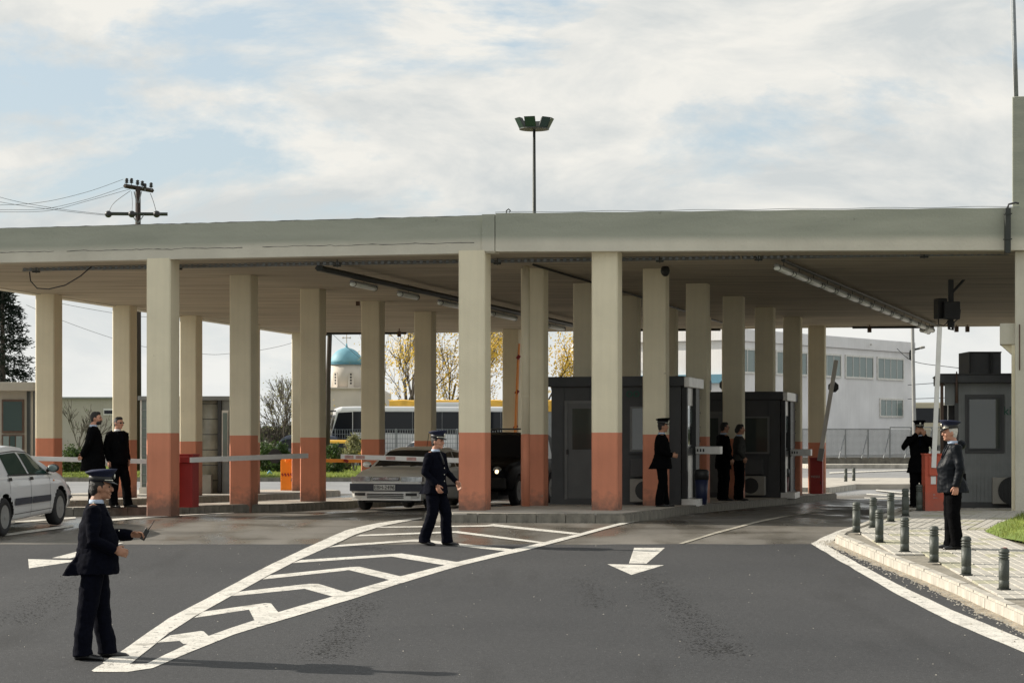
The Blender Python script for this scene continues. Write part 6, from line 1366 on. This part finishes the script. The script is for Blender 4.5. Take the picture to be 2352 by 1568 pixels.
# poles and masts
m_ = thing('floodlight_mast', 'tall mast with a ring of floodlights behind the canopy', 'floodlight mast', (0, 0, 0)); Y = 116; tp = P(1227, 298, Y)
q = MB(); q.tube([(tp.x, Y, 0), (tp.x, Y, tp.z*.6), (tp.x, Y, tp.z)], [.16, .12, .07], 12); q.build('pole', 'darkmetal', m_, smooth=True)
q = MB(); q.lathe([(.60, -.02), (.80, .0), (.80, .06), (.60, .08)], tuple(tp), 24); q.tube([tp-Vector((.7, 0, -.03)), tp+Vector((.7, 0, .03))], .03, 6); q.tube([tp-Vector((0, .7, -.03)), tp+Vector((0, .7, .03))], .03, 6); q.build('ring', 'darkmetal', m_)
for k, a in enumerate((205, 255, 310, 345, 75, 140)):
    d = Vector((math.cos(R(a)), math.sin(R(a)), 0)); c = tp+d*.78+Vector((0, 0, .34)); mt = Matrix.Rotation(R(a-90), 3, 'Z') @ Matrix.Rotation(R(-28), 3, 'X')
    f = thing_part('floodlight', m_, c); f.rotation_euler = mt.to_euler(); q = MB(); q.rings([[Vector((sx*.30, y, sz*.32)) for sx, sz in ((-1, -1), (1, -1), (1, 1), (-1, 1))] for y in (.10,)]+[[Vector((sx*.16, -.12, sz*.18)) for sx, sz in ((-1, -1), (1, -1), (1, 1), (-1, 1))]]); q.build('lamp_housing', 'darkmetal', f)
    q = MB(); q.box((0, .105, 0), (.54, .01, .58)); q.build('lamp_glass', 'greenglass', f); q = MB(); q.tube([(0, 0, -.3), (0, -.05, -.42)], .03, 6); q.build('yoke', 'darkmetal', f)
up = thing('utility_pole', 'dark utility pole with two crossarms and six insulators above the canopy', 'utility pole', (0, 0, 0)); Y = 100; tp = P(317, 428, Y)
q = MB(); q.tube([(tp.x, Y, 0), (tp.x, Y, tp.z)], [.17, .12], 10); q.build('pole', 'wood', up, smooth=True)
q = MB(); a = P(286, 427, 99.6); b = P(351, 438, 101.0); q.tube([a, b], .10, 4); q.build('upper_crossarm', 'wood', up)
q = MB(); q.tube([P(249, 491, 99.8), P(385, 492, 100.1)], .085, 6); q.build('lower_crossarm', 'darkmetal', up)
for px, py in ((291, 415), (302, 415), (316, 419), (327, 421), (333, 427), (347, 425)):
    p = P(px, py, 100); i_ = thing_part('insulator', up, p); q = MB(); q.tube([(0, 0, -.24), (0, 0, 0)], .02, 5); q.build('pin', 'galv', i_); q = MB(); q.lathe([(.04, -.12), (.10, -.09), (.05, -.05), (.10, -.02), (.05, .02), (.085, .05), (.06, .10), (.01, .12)], seg=12); q.build('porcelain_bell', 'black', i_, smooth=True)
for px in (249, 303, 360): p = P(px, 492, 99.7); q = MB(); q.ell(p, (.17, .17, .16), 10); q.build('disc_insulator', 'black', up, smooth=True)
for x0, y0, x1, y1 in ((303, 494, 316, 512), (330, 494, 318, 512), (308, 440, 314, 466), (325, 440, 319, 466)): q = MB(); q.tube([P(x0, y0, 99.8), P(x1, y1, 99.8)], .025, 5); q.build('stay', 'galv', up)
wp = thing('utility_pole', 'slightly leaning dark wooden pole between the island column and the chapel', 'utility pole', (0, 0, 0)); q = MB(); q.tube([P(750, 1076, 112), P(753, 960, 112), P(754, 860, 112), P(757.5, 765, 112), P(759, 640, 112)], [.15, .14, .125, .12, .11], 10); q.build('pole', 'wood', wp, smooth=True)
q = MB(); q.box(P(752, 768, 111.8), (.3, .2, .12)); q.build('bracket', 'darkmetal', wp)
sl_ = thing('street_lamp', 'grey street lamp whose arm reaches out beside the white building', 'street lamp', (0, 0, 0)); Y = 92
q = MB(); q.tube([P(2102, 1105, Y), P(2100, 980, Y), P(2096, 752, Y), P(2093, 640, Y)], [.10, .085, .07, .06], 10); q.build('pole', 'grey', sl_, smooth=True)
l2 = thing('street_lamp', 'bracket lamp on a curved arm fixed to the corner of the white building', 'street lamp', (0, 0, 0)); Y = 149.5
q = MB(); q.tube([P(2090.5, 826, Y), P(2090.5, 812, Y), P(2092, 806, Y), P(2098, 803, Y), P(2112, 800, Y)], .07, 6); q.build('arm', 'darkmetal', l2, smooth=True); q = MB(); q.tube([P(2110, 800, Y), P(2117, 798, Y), P(2124, 797, Y)], [.09, .17, .12], 8, flat=.6); q.build('lamp_head', 'boxcream', l2, smooth=True)
def wire(pts, label, Y0=100, r=.014, sag=0):
    P3 = [P(x, y, Y0 if len(p) == 2 else p[2]) for p in pts for x, y in [p[:2]]]; out = []
    for i in range(len(P3)-1):
        for k in range(8): out.append(P3[i].lerp(P3[i+1], k/8))
    out.append(P3[-1]); q = MB(); q.tube(out, r, 4); return q.build('overhead_wire', 'wire', label=label, cat='wire')
def cat(pts, n=10):
    """smooth curve through pixel points"""
    out = []; P_ = [pts[0]]+list(pts)+[pts[-1]]
    for i in range(1, len(P_)-2):
        for k in range(n):
            t = k/n; f = [.5*((2*P_[i][a])+(-P_[i-1][a]+P_[i+1][a])*t+(2*P_[i-1][a]-5*P_[i][a]+4*P_[i+1][a]-P_[i+2][a])*t*t+(-P_[i-1][a]+3*P_[i][a]-3*P_[i+1][a]+P_[i+2][a])*t**3) for a in (0, 1)]
            out.append(tuple(f))
    out.append(pts[-1]); return out
for pts, Y0, lab in (([(-140, 470), (0, 471), (100, 464), (200, 441), (283, 412)], 99, 'uppermost wire rising to the insulators of the utility pole'), ([(-140, 488), (0, 482), (100, 480), (200, 458), (284, 430)], 99, 'middle wire rising to the upper crossarm of the utility pole'), ([(-140, 486), (0, 487), (110, 484), (200, 462), (300, 434)], 99, 'lowest of the three wires rising to the upper crossarm'),
                    ([(-140, 400), (0, 453), (130, 479), (249, 493)], 99, 'wire crossing the others down to the end of the lower crossarm'), ([(-140, 430), (0, 464), (150, 485), (249, 495)], 99, 'wire ending at the lower crossarm just under another one'),
                    ([(20, 640), (88, 682), (151, 699), (260, 718.6), (342, 728), (560, 735), (759, 700)], 105, 'upper of two slack wires seen between the outer columns'), ([(60, 700), (151, 739), (260, 777), (342, 798), (470, 813), (525, 812), (603, 803), (678, 785), (757, 752)], 108, 'sagging wire seen low between the outer columns'),
                    ([(757, 752), (764, 767), (824, 820), (900, 880)], 112, 'wire dropping from the wooden pole across the blue dome'), ([(2060, 800), (2100, 830), (2186, 843), (2240, 849)], 140, 'upper thin wire between the white building and the kiosk'), ([(2085, 884), (2186, 876), (2240, 866)], 140, 'thin wire crossing the others left of the kiosk'), ([(2085, 916), (2240, 911)], 140, 'lowest thin wire between the white building and the kiosk')):
    wire([(x, y, Y0) for x, y in cat(pts)], lab, r=.009 if Y0 < 130 else .02)
q = MB(); q.tube([P(x, y, 99.8) for x, y in cat([(249, 490), (262, 466), (300, 438)])], .012, 4); q.tube([P(x, y, 99.8) for x, y in cat([(345, 444), (352, 462), (360, 490)])], .012, 4); q.tube([P(x, y, 99.7) for x, y in cat([(302, 440), (304, 465), (303, 490)])], .01, 4); q.build('jumper_wire', 'wire', up)
# small blue hoop on the lawn
hp = thing('tube_hoop', 'small pale blue bent tube hoop standing on the lawn', 'hoop', (0, 0, 0)); q = MB(); q.tube([P(611, 1101, 90), P(615, 1086, 90), P(619, 1081.5, 90), P(623, 1086, 90.3), P(628, 1101, 90.6)], .035, 8); q.build('tube', 'hoop', hp, smooth=True)

# ------------------------------------------------------------------ plants
def leafcloud(mb, pts, n, r, size, rr, flatten=.6, m=0):
    for i in range(n):
        p = pts[rr.randrange(len(pts))]; a = Vector((rr.gauss(0, 1), rr.gauss(0, 1), rr.gauss(0, 1)))*r*.55; c = Vector(p)+a
        d = Vector((rr.uniform(-1, 1), rr.uniform(-1, 1), rr.uniform(-1, 1))).normalized(); u = d.orthogonal().normalized(); v = d.cross(u); s1 = size*rr.uniform(.6, 1.4); s2 = s1*flatten
        mb.add([c-u*s1, c+v*s2, c+u*s1, c-v*s2], [(0, 1, 2, 3)], m)
def bare_tree(name, label, cat_, base, h, spread, rr, leaves=0, leafm='leaf_y', size=.06, levels=4, stems=1, trunk_r=.09, group=None, leaf_from=.3, up=.75):
    t = thing(name, label, cat_, base, 0, group); wood = MB(); tips = []
    def grow(p, d, L, r, lv):
        n = 3 if lv > 1 else 4; pts = [p]; q = p
        for i in range(n):
            d = (d+Vector((rr.gauss(0, .12), rr.gauss(0, .12), rr.gauss(0, .05)+.04*up))).normalized(); q = q+d*L/n; pts.append(q)
            if q.z > h*leaf_from: tips.append(q)
        wood.tube(pts, [max(.010, r*(1-.5*i/n)) for i in range(n+1)], 5 if lv < levels else 7)
        if lv <= 0: return
        for k in range(rr.choice((2, 3, 3, 4)) if lv > 1 else 3):
            a = rr.uniform(0, 6.28); tilt = rr.uniform(.25, .75)*spread; o = d.orthogonal().normalized(); o = Matrix.Rotation(a, 3, d) @ o
            f = rr.uniform(.45, 1.0); st_ = pts[min(n, max(1, int(f*n)))]; grow(st_, (d*math.cos(tilt)+o*math.sin(tilt)).normalized(), L*rr.uniform(.55, .8), r*.5, lv-1)
    for s in range(stems):
        a = rr.uniform(0, 6.28); grow(Vector((.12*math.cos(a)*(stems > 1), .12*math.sin(a)*(stems > 1), 0)), Vector((.28*math.cos(a)*(stems > 1), .28*math.sin(a)*(stems > 1), 1)).normalized(), h*.36, trunk_r, levels)
    wood.build('trunk', 'bark', t)
    if leaves: lf_ = MB(); leafcloud(lf_, tips, leaves, .35*h/7, size, rr); lf_.build('crown', leafm, t)
    return t
def at(px, Y, dz=0): return (P(px, 0, Y).x, Y, g(Y)+dz)
r2_ = random.Random(11)
bare_tree('autumn_tree', 'tall half-bare yellow poplar behind the column left of the coach middle', 'tree', at(918, 137), 15.0, .7, random.Random(21), 2800, 'leaf_y', .07, 4, 3, .13, 'yellow autumn trees behind the coach', .2)
bare_tree('autumn_tree', 'dense yellow autumn tree beside the middle column, fullest of its row', 'tree', at(1028, 138), 15.0, .7, random.Random(22), 6000, 'leaf_y', .07, 4, 3, .13, 'yellow autumn trees behind the coach', .2)
bare_tree('autumn_tree', 'yellow autumn tree showing just above the dark booth roof', 'tree', at(1290, 138), 15.0, .75, random.Random(25), 9000, 'leaf_y', .07, 4, 3, .13, 'yellow autumn trees behind the coach', .15)
bare_tree('autumn_tree', 'thin autumn tree between the chapel dome and the poplar', 'tree', at(872, 139), 14.5, .5, random.Random(29), 400, 'leaf_y', .05, 3, 1, .05, 'yellow autumn trees behind the coach', .2)
bare_tree('pale_shrub_tree', 'slender pale-leaved young tree before the third island column', 'tree', at(640, 122), 7.4, .5, random.Random(31), 1100, 'leaf_p', .05, 4, 4, .06, None, .2)
bare_tree('pale_shrub_tree', 'low leafless thicket of twigs behind the parked blue van', 'bush', at(618, 123), 4.6, 1.0, random.Random(32), 250, 'leaf_p', .05, 4, 6, .05, None, .2)
bare_tree('pale_shrub_tree', 'pale-leaved twiggy tree between the wooden pole and the chapel wall', 'tree', at(783, 128), 5.2, .6, random.Random(33), 350, 'leaf_y', .055, 5, 2, .06, None, .3)
bare_tree('bare_sapling', 'leafless sapling before the beige building wall', 'tree', at(176, 100), 5.0, .8, random.Random(36), 40, 'leaf_g', .04, 4, 2, .05, None, .1)
bare_tree('dark_tree', 'small dark leafy tree peeping beside the middle column', 'tree', at(1143, 140), 5.8, .8, random.Random(37), 6000, 'leaf_g', .08, 4, 1, .1, None, .3)
def shrub(label, px, Y, w_, h, m, seed, n=2600, leg=0):
    rr = random.Random(seed); t = thing('shrub', label, 'shrub', at(px, Y, .1), 0, 'shrubs on the lawn'); q = MB()
    for k in range(7): a = rr.uniform(0, 6.28); q.tube([(0, 0, 0), (w_*.2*math.cos(a), w_*.2*math.sin(a), h*.5), (w_*.45*math.cos(a), w_*.45*math.sin(a), h*.85)], [.03, .02, .008], 5)
    q.build('stems', 'bark', t); q = MB(); cl = []
    for k in range(26):
        a = rr.uniform(0, 6.28); zf = rr.random(); rad = w_*.42*math.sin(math.pi*min(1, max(.12, .2+.75*zf)))*rr.uniform(.4, 1); cl.append((rad*math.cos(a), rad*math.sin(a), leg+(h-leg)*(.08+.88*zf)))
    leafcloud(q, cl, n, w_*.17, .05, rr); q.build('foliage', m, t)
shrub('dark rounded shrub right of the first outer column', 164, 96, 1.3, 1.15, 'leaf_g', 41); shrub('brownish shrub before the beige wall by the bearded man', 199, 98, 1.5, 1.05, 'leaf_r', 42)
shrub('dark upright shrub showing between the two front columns by the white frame', 423-75, 98, .9, 1.9, 'leaf_g', 43)
shrub('tall dark shrub behind the octagonal sign', 616, 99, 1.9, 1.25, 'leaf_g', 44, 4200); shrub('narrow dark shrub beside the orange barrier box', 644, 98, 1.1, 1.3, 'leaf_g', 45); shrub('bushy evergreen shrub just right of the wooden pole', 764, 96, 1.2, 1.25, 'leaf_g', 46, 3600)
shrub('light green young shrub on a thin stem before the yellow van', 815, 99, 1.2, 1.6, 'leaf_p', 47, 1700, .6); shrub('reddish brown low shrub under the orange arm', 790, 103, 1.2, .95, 'leaf_r', 48)
# big dark conifer on the far left
cf = thing('conifer_tree', 'big dark conifer rising over the brown kiosk', 'tree', at(6, 90)); rr = random.Random(51); q = MB(); q.tube([(0, 0, 0), (0, 0, 9.2)], [.22, .03], 8); q.build('trunk', 'bark', cf); q = MB()
for k in range(430):
    z = .8+8.4*(k/430); rad = 1.75*(1-((z-.8)/8.6)**1.6)*rr.uniform(.75, 1.12); a = rr.uniform(0, 6.28); d = Vector((math.cos(a), math.sin(a), rr.uniform(-.25, .15)))
    for s in range(26):
        f = rr.random()**.6; c = Vector((0, 0, z))+d*rad*f+Vector((rr.gauss(0, .08), rr.gauss(0, .08), rr.gauss(0, .06)-.12*f)); e = Vector((d.x+rr.gauss(0, .5), d.y+rr.gauss(0, .5), rr.gauss(-.1, .4))).normalized()*rr.uniform(.10, .24); s2 = e.orthogonal().normalized()*.030
        q.add([c-s2, c+s2, c+e], [(0, 1, 2)]); q.add([c-e.cross(s2).normalized()*.03, c+e.cross(s2).normalized()*.03, c+e], [(0, 1, 2)])
q.build('crown', 'needle', cf)
# distant treeline keeps the horizon from being empty
q = MB(); rr = random.Random(61); pts = []
for i in range(9000):
    x = rr.uniform(-420, 420); h = 3.0+2.0*mnoise.noise(Vector((x*.05, 0, 0))); z = rr.random()*h; c = Vector((x, 640+rr.uniform(-6, 6), z)); s1 = rr.uniform(.8, 1.8)
    q.add([c+Vector((-s1, 0, -s1*.6)), c+Vector((s1, 0, -s1*.6)), c+Vector((s1*.4, 0, s1)), c+Vector((-s1*.6, .5, s1*.8))], [(0, 1, 2, 3)])
q.build('treeline', 'leaf_g', kind='stuff', label='distant dark line of trees along the horizon', category='treeline')
